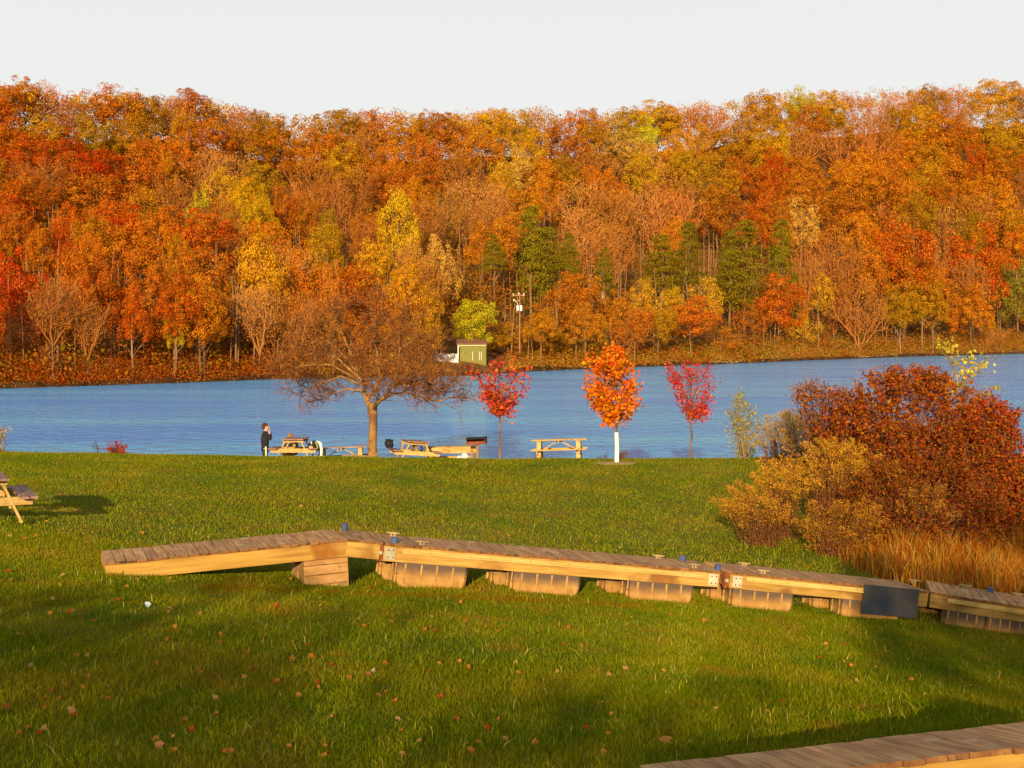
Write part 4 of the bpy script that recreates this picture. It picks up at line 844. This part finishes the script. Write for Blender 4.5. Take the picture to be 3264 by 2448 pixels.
for pts, rads, dep in twigs:
    if dep == 0:
        for a_, b_ in zip(pts[:-1], pts[1:]):
            s = rg.normal(size=3)*.003; n = len(mb.v); mb.v += [tuple(a_-s), tuple(a_+s), tuple(b_+s*.6), tuple(b_-s*.6)]; mb.f.append((n, n+1, n+2, n+3))
o = mb.build('fine_twigs', M['twig'], bt); o.color = (.36, .13, .025, 1); print('twigs', len(twigs))
lf = [t[0][-1] for t in twigs if t[2] == 0]; lf = [q_ for q_ in lf if q_[2] > zt(1225)]; lf = [lf[i] for i in rg.choice(len(lf), min(3000, len(lf)), replace=False)]
leafy('last_leaves', lf, .05, 2, .06, 5, bt, (.50, .17, .02))

def lawn_tree(px, d, label, col, outline, trunk_top, nleaf, size, seed, d_r=.035, dens=1, lean=0, fringe=0):
    """outline: (py, left px, right px) rows of the crown"""
    b = gpt(px, d); t = thing('maple_tree', label, 'tree', b, 0, 'young maples on the lawn'); rg = np.random.default_rng(seed)
    Z = lambda py: EYE+(HY-py)/F*d-b.z; X_ = lambda q: (q-px)/F*d
    ytop = outline[0][0]; mb = MB(); hh = Z(ytop)
    tp = [(0, 0, -.2), (.01, 0, .3)]+[(lean*k/6+rg.normal(0, .012), rg.normal(0, .012), Z(trunk_top)*k/6) for k in range(2, 7)]+[(lean+rg.normal(0, .03), 0, Z(trunk_top)+(hh-Z(trunk_top))*.75)]
    mb.tube(tp, [d_r*1.3, d_r*1.05]+[d_r*.95]*4+[d_r*.8, .008], 8); mb.build('trunk', M['bark'], t, smooth=True)
    rows = np.array(outline, float); pts = []; br = MB()
    nb_ = int(56*dens)
    for k in range(nb_):
        py = rg.uniform(rows[0, 0]+4, rows[-1, 0]-2); l = np.interp(py, rows[:, 0], rows[:, 1]); r_ = np.interp(py, rows[:, 0], rows[:, 2]); mid = (l+r_)/2; hw = (r_-l)/2
        a = rg.uniform(0, 2*PI); rr = rg.uniform(.5, 1)**.4; e = Vector((X_(mid+math.cos(a)*hw*rr), math.sin(a)*hw/F*d*rr*.9, Z(py)))
        z0 = max(Z(trunk_top)*.96, e.z-abs(rr*hw/F*d)*1.1-.15); s0 = Vector((lean, 0, min(z0, hh*.9))); mid_ = s0.lerp(e, .55)+Vector((0, 0, -.03))
        br.tube([s0, mid_, e], [.012, .008, .003], 4, cap=False)
        for q_ in range(6): f = rg.uniform(.55, 1.12)**.8; pts.append(np.array(s0.lerp(e, f)))
    br.build('branches', M['bark'], t, smooth=True)
    per = max(1, int(nleaf/len(pts))); leafy('leaves', pts, size, per, .11, seed+1, t, col)
    if fringe:
        fr = MB()
        for k in range(fringe):
            py = rows[0, 0]+rg.uniform(-10, 30); x = rg.uniform(rows[1, 1]-5, rows[1, 2]+5); e = Vector((X_(x), rg.uniform(-.3, .3), Z(py))); s0 = Vector((X_(px+(x-px)*.5), 0, e.z-.5)); fr.tube([s0, e], [.006, .002], 3, cap=False)
        fr.build('bare_twig_tips', M['bark'], t)
    return t
lawn_tree(1593, 45.6, 'young red maple, left of the three, thinning at top', (.66, .085, .025), [(1143, 1575, 1600), (1155, 1530, 1650), (1168, 1495, 1675), (1190, 1493, 1682), (1225, 1510, 1680), (1260, 1535, 1670), (1280, 1545, 1650), (1300, 1560, 1640), (1322, 1575, 1632)], 1300, 2100, .10, 31, .034, 1.1, fringe=25)
ot = lawn_tree(1966, 42.9, 'dense bright orange young maple with a white trunk guard', (.80, .20, .012), [(1118, 1950, 1972), (1130, 1938, 1985), (1148, 1880, 2000), (1165, 1872, 2020), (1200, 1880, 2020), (1215, 1885, 2035), (1235, 1862, 2046), (1260, 1860, 2010), (1275, 1880, 2045), (1300, 1895, 2042), (1325, 1897, 2035), (1345, 1935, 2010)], 1335, 4000, .12, 33, .036, 1.15)
q = MB(); zt_ = .95; q.tube([(.0, 0, .02), (.005, 0, .5), (-.01, 0, zt_)], [.072, .066, .062], 12); q.tube([(-.02, -.055, .5), (-.02, -.058, .88)], [.02, .02], 4); q.build('trunk_guard', M['white'], ot, smooth=False)
lawn_tree(2203, 45.6, 'young crimson maple, right of the three, slender and sparse', (.66, .045, .022), [(1150, 2180, 2215), (1172, 2125, 2260), (1195, 2120, 2285), (1225, 2140, 2285), (1255, 2150, 2280), (1280, 2175, 2270), (1305, 2185, 2255), (1332, 2192, 2240)], 1330, 2200, .08, 35, .032, 1.0, fringe=40)
p = gpt(1966, 42.9); q = MB()
ms = [(0, 0, .035)]; 
for rr_, zz_ in ((.28, .03), (.5, .012), (.62, -.03)):
    for k in range(20): a = 2*PI*k/20; ms.append((math.cos(a)*rr_*(1.25+.15*math.sin(3*a)), math.sin(a)*rr_*(1+.2*math.cos(2*a)), zz_))
q.v = ms; q.f = [(0, 1+k, 1+(k+1) % 20) for k in range(20)]+[(1+j*20+k, 21+j*20+k, 21+j*20+(k+1) % 20, 1+j*20+(k+1) % 20) for j in range(2) for k in range(20)]
o = q.build('mulch_ring', noise_mat('straw_mulch', (.34, .22, .06), (.52, .38, .13), 14, bump=.5), smooth=True); o.location = p; tag(o, 'straw coloured mulch ring round the orange maple', 'mulch')

# ================================================================== right-hand thicket
def leaf_bush(name, label, cat, px, d, rows, n, size, col, seed, stems=26, thick=.8, group=None, up=0, stemcol=(.20, .07, .03), spread=.10):
    b = gpt(px, d); t = thing(name, label, cat, b, 0, group); rg = np.random.default_rng(seed); rows = np.array(rows, float)
    Z = lambda py: EYE+(HY-py)/F*d-b.z
    pts = []; st = MB(); ns = n//26
    for k in range(ns):
        py = rg.uniform(rows[0, 0], rows[-1, 0]); l = np.interp(py, rows[:, 0], rows[:, 1]); r_ = np.interp(py, rows[:, 0], rows[:, 2]); hw = (r_-l)/2/F*d; cx = ((l+r_)/2-px)/F*d
        a = rg.uniform(0, 2*PI); rr = rg.uniform(.1, 1)**.45; c = np.array([cx+math.cos(a)*hw*rr, math.sin(a)*hw*rr*thick, Z(py)+rg.normal(0, .05)])
        ln = rg.uniform(.12, .4); dr_ = np.array([math.cos(a)*.5, math.sin(a)*.4, .9])+rg.normal(0, .25, 3); dr_ /= np.linalg.norm(dr_)
        for j in range(26): pts.append(c+dr_*ln*(j/26-.5)*1.4+rg.normal(0, spread*(1-.5*j/26), 3))
        if k < stems*6:
            r0 = np.array([cx*.35+rg.normal(0, hw*.25), rg.normal(0, .25), 0.]); m_ = (r0*.45+c*.55)+np.array([0, 0, .15]); st.tube([r0, m_, c, c+dr_*ln], [.013, .009, .006, .002], 3, cap=False)
    pts = np.array(pts); pts[:, 2] = np.maximum(pts[:, 2], .03)
    nn = rg.normal(size=pts.shape)+np.array([0, -.35, .25]); V, Fc = leaf_quads(pts, nn, size, rg, .55)
    o = obj('leaves', np_mesh('leaves', V, Fc, M['leafnear'], rg.random(len(Fc))), t); o.color = (*col, 1)
    o = obj('stems', st.mesh('stems', M['twig'], True), t); o.color = (*stemcol, 1); return t
leaf_bush('dogwood_shrub', 'tallest dark red brown shrub in the thicket, its crown above the water line', 'shrub', 2890, 33.5, [(1190, 2840, 2960), (1215, 2760, 3050), (1240, 2690, 3110), (1290, 2630, 3170), (1340, 2610, 3210), (1440, 2600, 3240), (1560, 2660, 3250), (1700, 2740, 3260)], 27000, .086, (.38, .095, .010), 41, 60)
leaf_bush('dogwood_shrub', 'sparser purple brown shrub forming the left arm of the thicket', 'shrub', 2650, 34.5, [(1240, 2560, 2600), (1262, 2540, 2740), (1300, 2530, 2770), (1350, 2560, 2780), (1430, 2580, 2790), (1500, 2600, 2780)], 6000, .078, (.38, .125, .03), 43, 40, spread=.12)
leaf_bush('dogwood_shrub', 'redder shrub at the right edge of the photo behind the dry grass', 'shrub', 3190, 31.5, [(1290, 3130, 3200), (1330, 3060, 3235), (1400, 3040, 3240), (1480, 3040, 3285), (1600, 3020, 3340), (1740, 3000, 3380)], 13000, .085, (.40, .09, .010), 45, 50)
leaf_bush('bramble_shrub', 'low dark brown bramble between the goldenrod and the dry grass', 'shrub', 2900, 30, [(1480, 2780, 3060), (1560, 2700, 3180), (1660, 2660, 3280), (1760, 2720, 3300)], 12000, .07, (.26, .07, .010), 47, 50)
leaf_bush('bramble_shrub', 'broad rust brown shrub filling the heart of the thicket under the tallest crown', 'shrub', 2960, 31.5, [(1350, 2800, 3120), (1430, 2720, 3180), (1520, 2740, 3220), (1640, 2800, 3240)], 12000, .078, (.33, .085, .010), 48, 40)
leaf_bush('willow_sapling', 'slim yellow green sapling at the crest left of the thicket', 'sapling', 2368, 44.3, [(1268, 2352, 2362), (1300, 2335, 2385), (1330, 2325, 2415), (1380, 2320, 2430), (1420, 2315, 2425), (1455, 2335, 2410)], 1500, .075, (.40, .34, .05), 49, 12, stemcol=(.3, .2, .08))
leaf_bush('sumac_tuft', 'small tuft of red leaves on the crest at far left', 'weed', 362, 44.6, [(1418, 376, 384), (1432, 345, 392), (1455, 335, 398)], 360, .085, (.52, .07, .025), 51, 6)
leaf_bush('tan_weed', 'pale tan weed sticking in at the left edge on the crest', 'weed', 12, 44.2, [(1372, -20, 40), (1400, -40, 30), (1440, -50, 25)], 420, .07, (.52, .36, .12), 53, 8, stemcol=(.3, .2, .1))
leaf_bush('brown_weed', 'small brown weed right behind the white trunk guard', 'weed', 1984, 44.2, [(1438, 1978, 1990), (1452, 1972, 1992), (1466, 1970, 1994)], 156, .06, (.34, .16, .04), 55, 6)
# bare weeds on the crest
for px, h, sd2, lab in [(312, .42, 61, 'dark bare curled weed at the crest left of the red tuft'), (1935, .30, 62, 'forked bare weed left of the white trunk guard'), (1915, .2, 63, 'tiny bare weed left of the forked one')]:
    rg = np.random.default_rng(sd2); out = []; b = gpt(px, 44.3)
    for k in range(3): branches(rg, (0, 0, -.1), unit(np.array([[rg.normal(0, .3), rg.normal(0, .2), 1]]))[0], h*.8, .012, 2, out, .45, .2, (2, 3), 3, .6, start=.4)
    o = obj('bare_weed', segs_mesh('bare_weed', out, M['twig'], minr=.004)); o.location = b; o.color = (.10, .07, .05, 1); tag(o, lab, 'weed')
# yellow-leaved sapling rising from the thicket
b = gpt(3010, 34.5); ys = thing('yellow_sapling', 'lanky sapling with scattered yellow green leaves above the thicket', 'sapling', b); rg = np.random.default_rng(66)
Z = lambda py: EYE+(HY-py)/F*34.5-b.z; XX = lambda q: (q-3010)/F*34.5; st = MB(); pts = []
for pp in ([(3010, 1500), (3020, 1300), (3045, 1170), (3030, 1100)], [(3020, 1290), (3060, 1200), (3120, 1160), (3165, 1155)], [(3025, 1260), (3075, 1220), (3105, 1190)], [(3040, 1180), (3010, 1110), (2998, 1090)], [(3020, 1300), (3100, 1250), (3180, 1235)], [(3030, 1240), (3090, 1150), (3085, 1140)]):
    w = [Vector((XX(a), rg.normal(0, .15), Z(c))) for a, c in pp]; st.tube(w, [.014]+[.009]*(len(w)-2)+[.004], 4)
    for i in range(len(w)-1):
        for t_ in (.35, .6, .8, 1): 
            if w[i].lerp(w[i+1], t_).z > Z(1290): pts.append(w[i].lerp(w[i+1], t_))
o = obj('stems', st.mesh('stems', M['twig'], True), ys); o.color = (.30, .13, .06, 1)
leafy('leaves', [tuple(p_) for p_ in pts], .10, 7, .09, 67, ys, (.58, .46, .045))
# goldenrod: arching stems with feathery plumes
def goldenrod(label, px, d, rows, nst, seed, col=(.70, .35, .03), lean=(0, 0), ph=.32):
    b = gpt(px, d); t = thing('goldenrod_clump', label, 'wildflowers', b, 0, 'seeding goldenrod clumps by the thicket'); rg = np.random.default_rng(seed); rows = np.array(rows, float)
    Z = lambda py: EYE+(HY-py)/F*d-b.z; st = MB(); P_ = []; N_ = []; L_ = []
    for k in range(nst):
        py = rg.uniform(rows[0, 0], rows[-1, 0]); l = np.interp(py, rows[:, 0], rows[:, 1]); r_ = np.interp(py, rows[:, 0], rows[:, 2])
        x = (rg.uniform(l, r_)-px)/F*d; e = np.array([x, rg.normal(0, .35)-.1, max(Z(py), .25)]); r0 = np.array([x*.35+rg.normal(0, .12), e[1]*.4, 0]); m_ = r0*.4+e*.6; m_[2] = e[2]*.72
        st.tube([r0, m_, e], [.007, .006, .003], 3, cap=False)
        dr_ = e-m_; dr_ /= np.linalg.norm(dr_); dr_ = dr_+np.array([np.sign(x)*.25, 0, -.1])
        n = 80; tt = rg.uniform(0, 1, n)**.8; w_ = .085*(1-tt)+.015; L = ph*rg.uniform(.7, 1.2)
        P_.append(e-dr_*L*.35+dr_*tt[:, None]*L+rg.normal(size=(n, 3))*w_[:, None]+np.stack([np.sign(x)*tt**2*.06, 0*tt, -tt**2*.05], 1)); N_.append(rg.normal(size=(n, 3))+np.array([0, -.3, .3]))
        n = 22; tt = rg.uniform(.1, .9, n); L_.append(r0+(e-r0)*tt[:, None]+rg.normal(0, .04, (n, 3)))
    p_ = np.concatenate(P_); V, Fc = leaf_quads(p_, np.concatenate(N_), .05, rg, .24); o = obj('plumes', np_mesh('plumes', V, Fc, M['leafnear'], rg.random(len(Fc))), t); o.color = (*col, 1)
    p_ = np.concatenate(L_); V, Fc = leaf_quads(p_, rg.normal(size=p_.shape), .05, rg, .25); o = obj('stem_leaves', np_mesh('stem_leaves', V, Fc, M['leafnear'], rg.random(len(Fc))), t); o.color = (.22, .085, .02, 1)
    o = obj('stems', st.mesh('stems', M['twig'], True), t); o.color = (.22, .08, .025, 1)
goldenrod('tall golden plumed clump at the top centre of the goldenrod', 2640, 31.5, [(1410, 2570, 2740), (1480, 2540, 2790), (1560, 2560, 2820)], 150, 71)
goldenrod('goldenrod clump at the upper left, by the lawn edge', 2500, 31.0, [(1470, 2440, 2540), (1530, 2410, 2560), (1600, 2420, 2580)], 90, 72)
goldenrod('lowest goldenrod sprays arching left over the lawn', 2440, 29.8, [(1560, 2350, 2420), (1610, 2300, 2480), (1660, 2330, 2530)], 80, 73, col=(.62, .29, .028), ph=.4)
goldenrod('goldenrod clump spilling over the right side before the dark shrub', 2790, 30.5, [(1480, 2740, 2840), (1560, 2740, 2900), (1640, 2760, 2960)], 120, 74, col=(.64, .31, .03))
goldenrod('short goldenrod clump nearest to the dock', 2640, 29.2, [(1600, 2580, 2760), (1680, 2560, 2800), (1730, 2560, 2780)], 90, 75, col=(.54, .24, .025))
goldenrod('small sparse goldenrod patch among the brown brambles', 2930, 29.5, [(1560, 2880, 2990), (1640, 2860, 3020)], 36, 76, col=(.58, .29, .04))
goldenrod('pale dry plumes at the crest between sapling and thicket', 2480, 41.5, [(1325, 2470, 2530), (1380, 2420, 2560), (1440, 2400, 2580)], 120, 77, col=(.62, .38, .08))
goldenrod('pale tan plumes at the crest right before the purple shrub', 2560, 38.5, [(1320, 2500, 2600), (1380, 2490, 2620), (1450, 2490, 2640)], 100, 78, col=(.60, .34, .08))
# blades helper
def blades(n, xy, h, w, rg, lean=.45, segs=1, z0=None):
    z = gz(xy[:, 0], xy[:, 1])-.008 if z0 is None else z0; b = np.stack([xy[:, 0], xy[:, 1], z], 1); a = rg.uniform(0, 2*PI, n); s = np.stack([np.cos(a), np.sin(a), 0*a], 1)*w[:, None]*.5
    la = rg.uniform(0, 2*PI, n); lv = np.stack([np.cos(la), np.sin(la), 0*la], 1)*(h*np.abs(rg.normal(0, lean, n)))[:, None]; up = np.zeros((n, 3)); up[:, 2] = h
    if segs == 1:
        V = np.stack([b-s, b+s, b+up+lv], 1).reshape(-1, 3); return V, np.arange(n*3).reshape(n, 3)
    m = b+up*.6+lv*.35; tip = b+up*.95+lv*1.05
    V = np.stack([b-s, b+s, m+s*.7, m-s*.7, tip], 1).reshape(-1, 3); i = np.arange(n)*5
    Fc = np.concatenate([np.stack([i, i+1, i+2], 1), np.stack([i, i+2, i+3], 1), np.stack([i+3, i+2, i+4], 1)]); return V, Fc
rg = np.random.default_rng(81)
n = 15000; px = 2620+rg.beta(1.6, 1.0, n)*760; d = rg.uniform(24.9, 29.5, n); keep = (px-2600)/700 > (d-24)*.02; lim = np.interp(px, [2620, 2800, 3000, 3264], [29.5, 27.5, 25.4, 24.4]); keep &= d > lim-rg.uniform(0, .6, n); px = px[keep]; d = d[keep]; n = len(px)
xy = np.stack([(px-CX)/F*d, d], 1); h = rg.uniform(.25, .85, n)*np.interp(px, [2620, 2850], [.45, 1])*(.75+.6*np.abs(np.sin(px*.021+d*1.9)*np.sin(px*.0077+d*.8))); V, Fc = blades(n, xy, h, rg.uniform(.01, .022, n), rg, .35, 2)
kc = col_choice(rg, n, ['YP', 'OR', 'BO', 'BR', 'RO'], [.24, .24, .26, .16, .1])*.8; kc = np.tile(kc, (3, 1))
obj('dry_grass', np_mesh('dry_grass', V, Fc, M['leafcol'], np.tile(rg.random(n), 3), kc), kind='stuff')

# ================================================================== grass and fallen leaves
def grass_mat():
    m, n, l, b = mat_new('grass_blades'); g = n.new('ShaderNodeNewGeometry'); N = n.new('ShaderNodeTexNoise'); N.inputs['Scale'].default_value = .45; N.inputs['Detail'].default_value = 5; N.inputs['Roughness'].default_value = .65; l.new(g.outputs['Position'], N.inputs[0])
    cr = n.new('ShaderNodeValToRGB'); e = cr.color_ramp.elements; e[0].position = .34; e[0].color = (.12, .18, .003, 1); e[1].position = .72; e[1].color = (.35, .26, .010, 1); k = e.new(.52); k.color = (.22, .238, .003, 1); l.new(N.outputs[0], cr.inputs[0])
    a = n.new('ShaderNodeAttribute'); a.attribute_name = 'rnd'; r2 = n.new('ShaderNodeMapRange'); r2.inputs[3].default_value = .5; r2.inputs[4].default_value = 1.45; l.new(a.outputs['Fac'], r2.inputs[0])
    h = n.new('ShaderNodeHueSaturation'); l.new(cr.outputs[0], h.inputs['Color']); l.new(r2.outputs[0], h.inputs['Value'])
    N3 = n.new('ShaderNodeTexNoise'); N3.inputs['Scale'].default_value = 1.3; N3.inputs['Detail'].default_value = 4; l.new(g.outputs['Position'], N3.inputs[0])
    r4 = n.new('ShaderNodeMapRange'); r4.inputs[1].default_value = .55; r4.inputs[2].default_value = .72; r4.inputs[4].default_value = .65; l.new(N3.outputs[0], r4.inputs[0]); m4 = n.new('ShaderNodeMixRGB'); l.new(r4.outputs[0], m4.inputs[0]); l.new(h.outputs[0], m4.inputs[1]); m4.inputs[2].default_value = (.33, .17, .012, 1)
    r3 = n.new('ShaderNodeMapRange'); r3.inputs[1].default_value = .93; r3.inputs[2].default_value = .97; l.new(a.outputs['Fac'], r3.inputs[0]); mx = n.new('ShaderNodeMixRGB'); l.new(r3.outputs[0], mx.inputs[0]); l.new(m4.outputs[0], mx.inputs[1]); mx.inputs[2].default_value = (.50, .36, .06, 1)
    l.new(mx.outputs[0], b.inputs['Base Color']); b.inputs['Roughness'].default_value = .7; b.inputs['Specular IOR Level'].default_value = 0
    tr = n.new('ShaderNodeBsdfTranslucent'); l.new(mx.outputs[0], tr.inputs[0]); ms = n.new('ShaderNodeMixShader'); ms.inputs[0].default_value = .25; l.new(b.outputs[0], ms.inputs[1]); l.new(tr.outputs[0], ms.inputs[2]); l.new(ms.outputs[0], n['Material Output'].inputs[0]); return m
GM = grass_mat(); rg = np.random.default_rng(91)
def lawn_pts(n, d0, d1, pad=.03):
    d = np.sqrt(rg.uniform(d0*d0, d1*d1, n)); a = rg.uniform(-.371-pad, .371+pad, n); return np.stack([a*d, d], 1)
def grass(name, n, d0, d1, h0, h1, w, segs):
    xy = lawn_pts(n, d0, d1); cl = .75+.5*np.sin(xy[:, 0]*2.1+np.sin(xy[:, 1]*1.7)*2)*np.sin(xy[:, 1]*1.3+1.7*np.sin(xy[:, 0]*.9)); h = rg.uniform(h0, h1, n)*(.8+.35*cl)*(1+.9*(rg.random(n) > .97))
    V, Fc = blades(n, xy, h, rg.uniform(.7, 1.3, n)*w, rg, .55, segs); r = rg.random(n); obj(name, np_mesh(name, V, Fc, GM, r if segs == 1 else np.tile(r, 3)), kind='stuff')
grass('near_grass', 170000, 9.6, 15, .035, .075, .0065, 2)
grass('mid_grass', 330000, 15, 24, .03, .06, .010, 1)
grass('far_grass', 330000, 24, 45.6, .03, .055, .018, 1)
n = 3800; xy = lawn_pts(n, 9.8, 30); V, Fc = blades(n, xy, rg.uniform(.07, .15, n), rg.uniform(.006, .011, n), rg, .6, 2)
obj('stray_long_grass', np_mesh('stray_long_grass', V, Fc, M['leafcol'], np.tile(rg.random(n), 3), np.tile(np.array([(.34, .36, .03), (.55, .42, .10), (.26, .30, .015)])[rg.integers(0, 3, n)], (3, 1))), kind='stuff')
M['fallen'] = leaf_mat('fallen_leaf', var=.3, huev=.004, trans=.1)
def leaf_proto(seed):
    rg_ = random.Random(seed); q = MB(); out = []
    for k in range(15):
        a = 2*PI*k/15; r = (.46 if k % 3 == 0 else .34 if k % 3 == 1 else .38)*rg_.uniform(.7, 1.2); out.append((math.cos(a)*r, math.sin(a)*r, .16*r*rg_.uniform(-.4, 1.2)+.12*abs(math.sin(a))))
    q.v = [(0, 0, .02)]+out; q.f = [(0, 1+k, 1+(k+1) % 15) for k in range(15)]; me = q.mesh('fallen_leaf', M['fallen']); return me
LP = [leaf_proto(i) for i in range(6)]; rr = random.Random(77)
LC = [(.66, .28, .05), (.64, .20, .03), (.62, .36, .10), (.45, .16, .03), (.62, .24, .04), (.46, .09, .02)]
LN = ['tan orange', 'bright orange', 'pale tan', 'brown', 'orange', 'dark red']
def fallen(px, py, s, col, label, group=None):
    d = 30
    for _ in range(40):
        x = (px-CX)/F*d; z = float(gz(x, d)); d = d*.5+.5*(EYE-z)*F/(py-HY)
    o = obj('fallen_leaf', rr.choice(LP)); o.location = (x, d, z+.04); o.scale = (s, s, s*rr.uniform(.8, 1.6)); o.rotation_euler = (rr.uniform(.15, 1.0), rr.uniform(-.35, .35), rr.uniform(-.6, .6)); o.color = (*col, 1); tag(o, label, 'leaf', group); return o
spec = [(2122, 2378, .16, (.70, .34, .09), 'big tan orange leaf just left of the nearest dock section'), (230, 2280, .12, (.75, .40, .16), 'pale orange leaf standing in the shade at lower left'), (508, 2393, .11, (.75, .34, .10), 'orange leaf low in the frame, lower left of centre'),
        (162, 2215, .09, (.60, .14, .04), 'red orange leaf on edge near the left side'), (1282, 2420, .10, (.68, .32, .10), 'tan orange leaf near the bottom centre'), (541, 1950, .12, (.66, .34, .12), 'orange leaf right of the white scrap below the ramp'),
        (1996, 2142, .11, (.62, .30, .10), 'curled tan leaf in the bright grass below the third float'), (1940, 2163, .10, (.62, .32, .10), 'curled leaf just left of the other tan leaf in the bright grass'), (1623, 1875, .14, (.75, .45, .10), 'yellow leaf leaning on the second float row'), (98, 2135, .09, (.70, .40, .18), 'pale leaf at the left edge above the red orange one'),
        (1190, 2150, .08, (.75, .62, .35), 'small cream leaf in the middle of the lower lawn'), (770, 2168, .07, (.45, .06, .03), 'dark red leaf in the middle of the lower lawn')]
for a in spec: fallen(a[0], a[1], a[2]*.8, tuple(v*.85 for v in a[3]), a[4])
for i in range(260):
    py = 1500+940*rr.random()**1.15; px = rr.uniform(0, 3264) if rr.random() < .5 else rr.uniform(0, 1500)
    if py > 2290 and px > 2000: continue
    kx = rr.randrange(6); wh = 'beyond the docks' if py < 1800 else 'in the shaded near grass' if py > 2150 else 'just before the docks'; sd3 = 'left' if px < 1100 else 'middle' if px < 2200 else 'right'
    fallen(px, py, rr.uniform(.045, .085), LC[kx], 'small %s curled leaf on the lawn %s, %s side' % (LN[kx], wh, sd3) if sd3 != 'middle' else 'small %s curled leaf on the lawn %s, in the middle' % (LN[kx], wh), '%s leaves %s, %s' % (LN[kx], wh, sd3))
# scrap of litter
o = fallen(470, 1938, .10, (.72, .86, .84), 'white and mint scrap of paper in the grass below the ramp'); o.name = 'paper_scrap'; o['category'] = 'litter'
# worn strip of dead grass in front of the floats
n = 26000; t_ = rg.random(n); px = 640+t_*1450; d0 = np.interp(px, [640, 1000, 1600, 2100], [19.6, 20.4, 21.1, 21.9]); d = d0+rg.normal(0, .16, n); xy = np.stack([(px-CX)/F*d, d], 1)
V, Fc = blades(n, xy, rg.uniform(.02, .045, n), rg.uniform(.008, .016, n), rg, .9, 1); kc = col_choice(rg, n, ['OR', 'BO', 'YP', 'OL'], [.25, .35, .1, .3])*.62
obj('dead_grass_strip', np_mesh('dead_grass_strip', V, Fc, M['leafcol'], rg.random(n), kc), kind='stuff')

# ================================================================== trees behind the viewer: they shade the near grass
for lab, c, w, h, z0, pr in [('loose crowned tree behind the viewer shading the near left lawn', (-10.5, -20), 16, 7.6, 3.2, 'oak'), ('small loose tree behind the viewer shading the bottom centre of the lawn', (-2.5, -18), 8, 5.4, 3.9, 'oak'), ('leaning tree behind the viewer between the broad ones on the left', (-8.5, -24), 13, 7.2, 4.2, 'oak'), ('low tree behind the viewer, closest on the right', (7.2, -23), 9, 6.4, 6.0, 'oak'), ('tree behind the viewer with its crown among the right ones', (5.6, -24.5), 9.0, 7.6, 6.2, 'oak'), ('broad tree farther behind the viewer, left of the others', (-13.5, -28), 16, 8.2, 4.2, 'oak'), ('taller tree behind the viewer shading the right end of the docks', (4.6, -21), 9.5, 7.9, 5.5, 'oak'), ('tall tree farther behind the viewer, right of the others', (6.2, -27), 9, 6.8, 6.5, 'oval')]:
    z = float(gz(*c)); t = thing('shade_tree', lab, 'tree', (c[0], c[1], z))
    o = obj('crown', PR[pr][1], t); o.location = (0, 0, z0-z); o.scale = (w, w*.7, h); o.color = (.6, .25, .03, 1)
    o = obj('trunk', TR[2], t); o.scale = (9, 9, z0-z+h*.6)
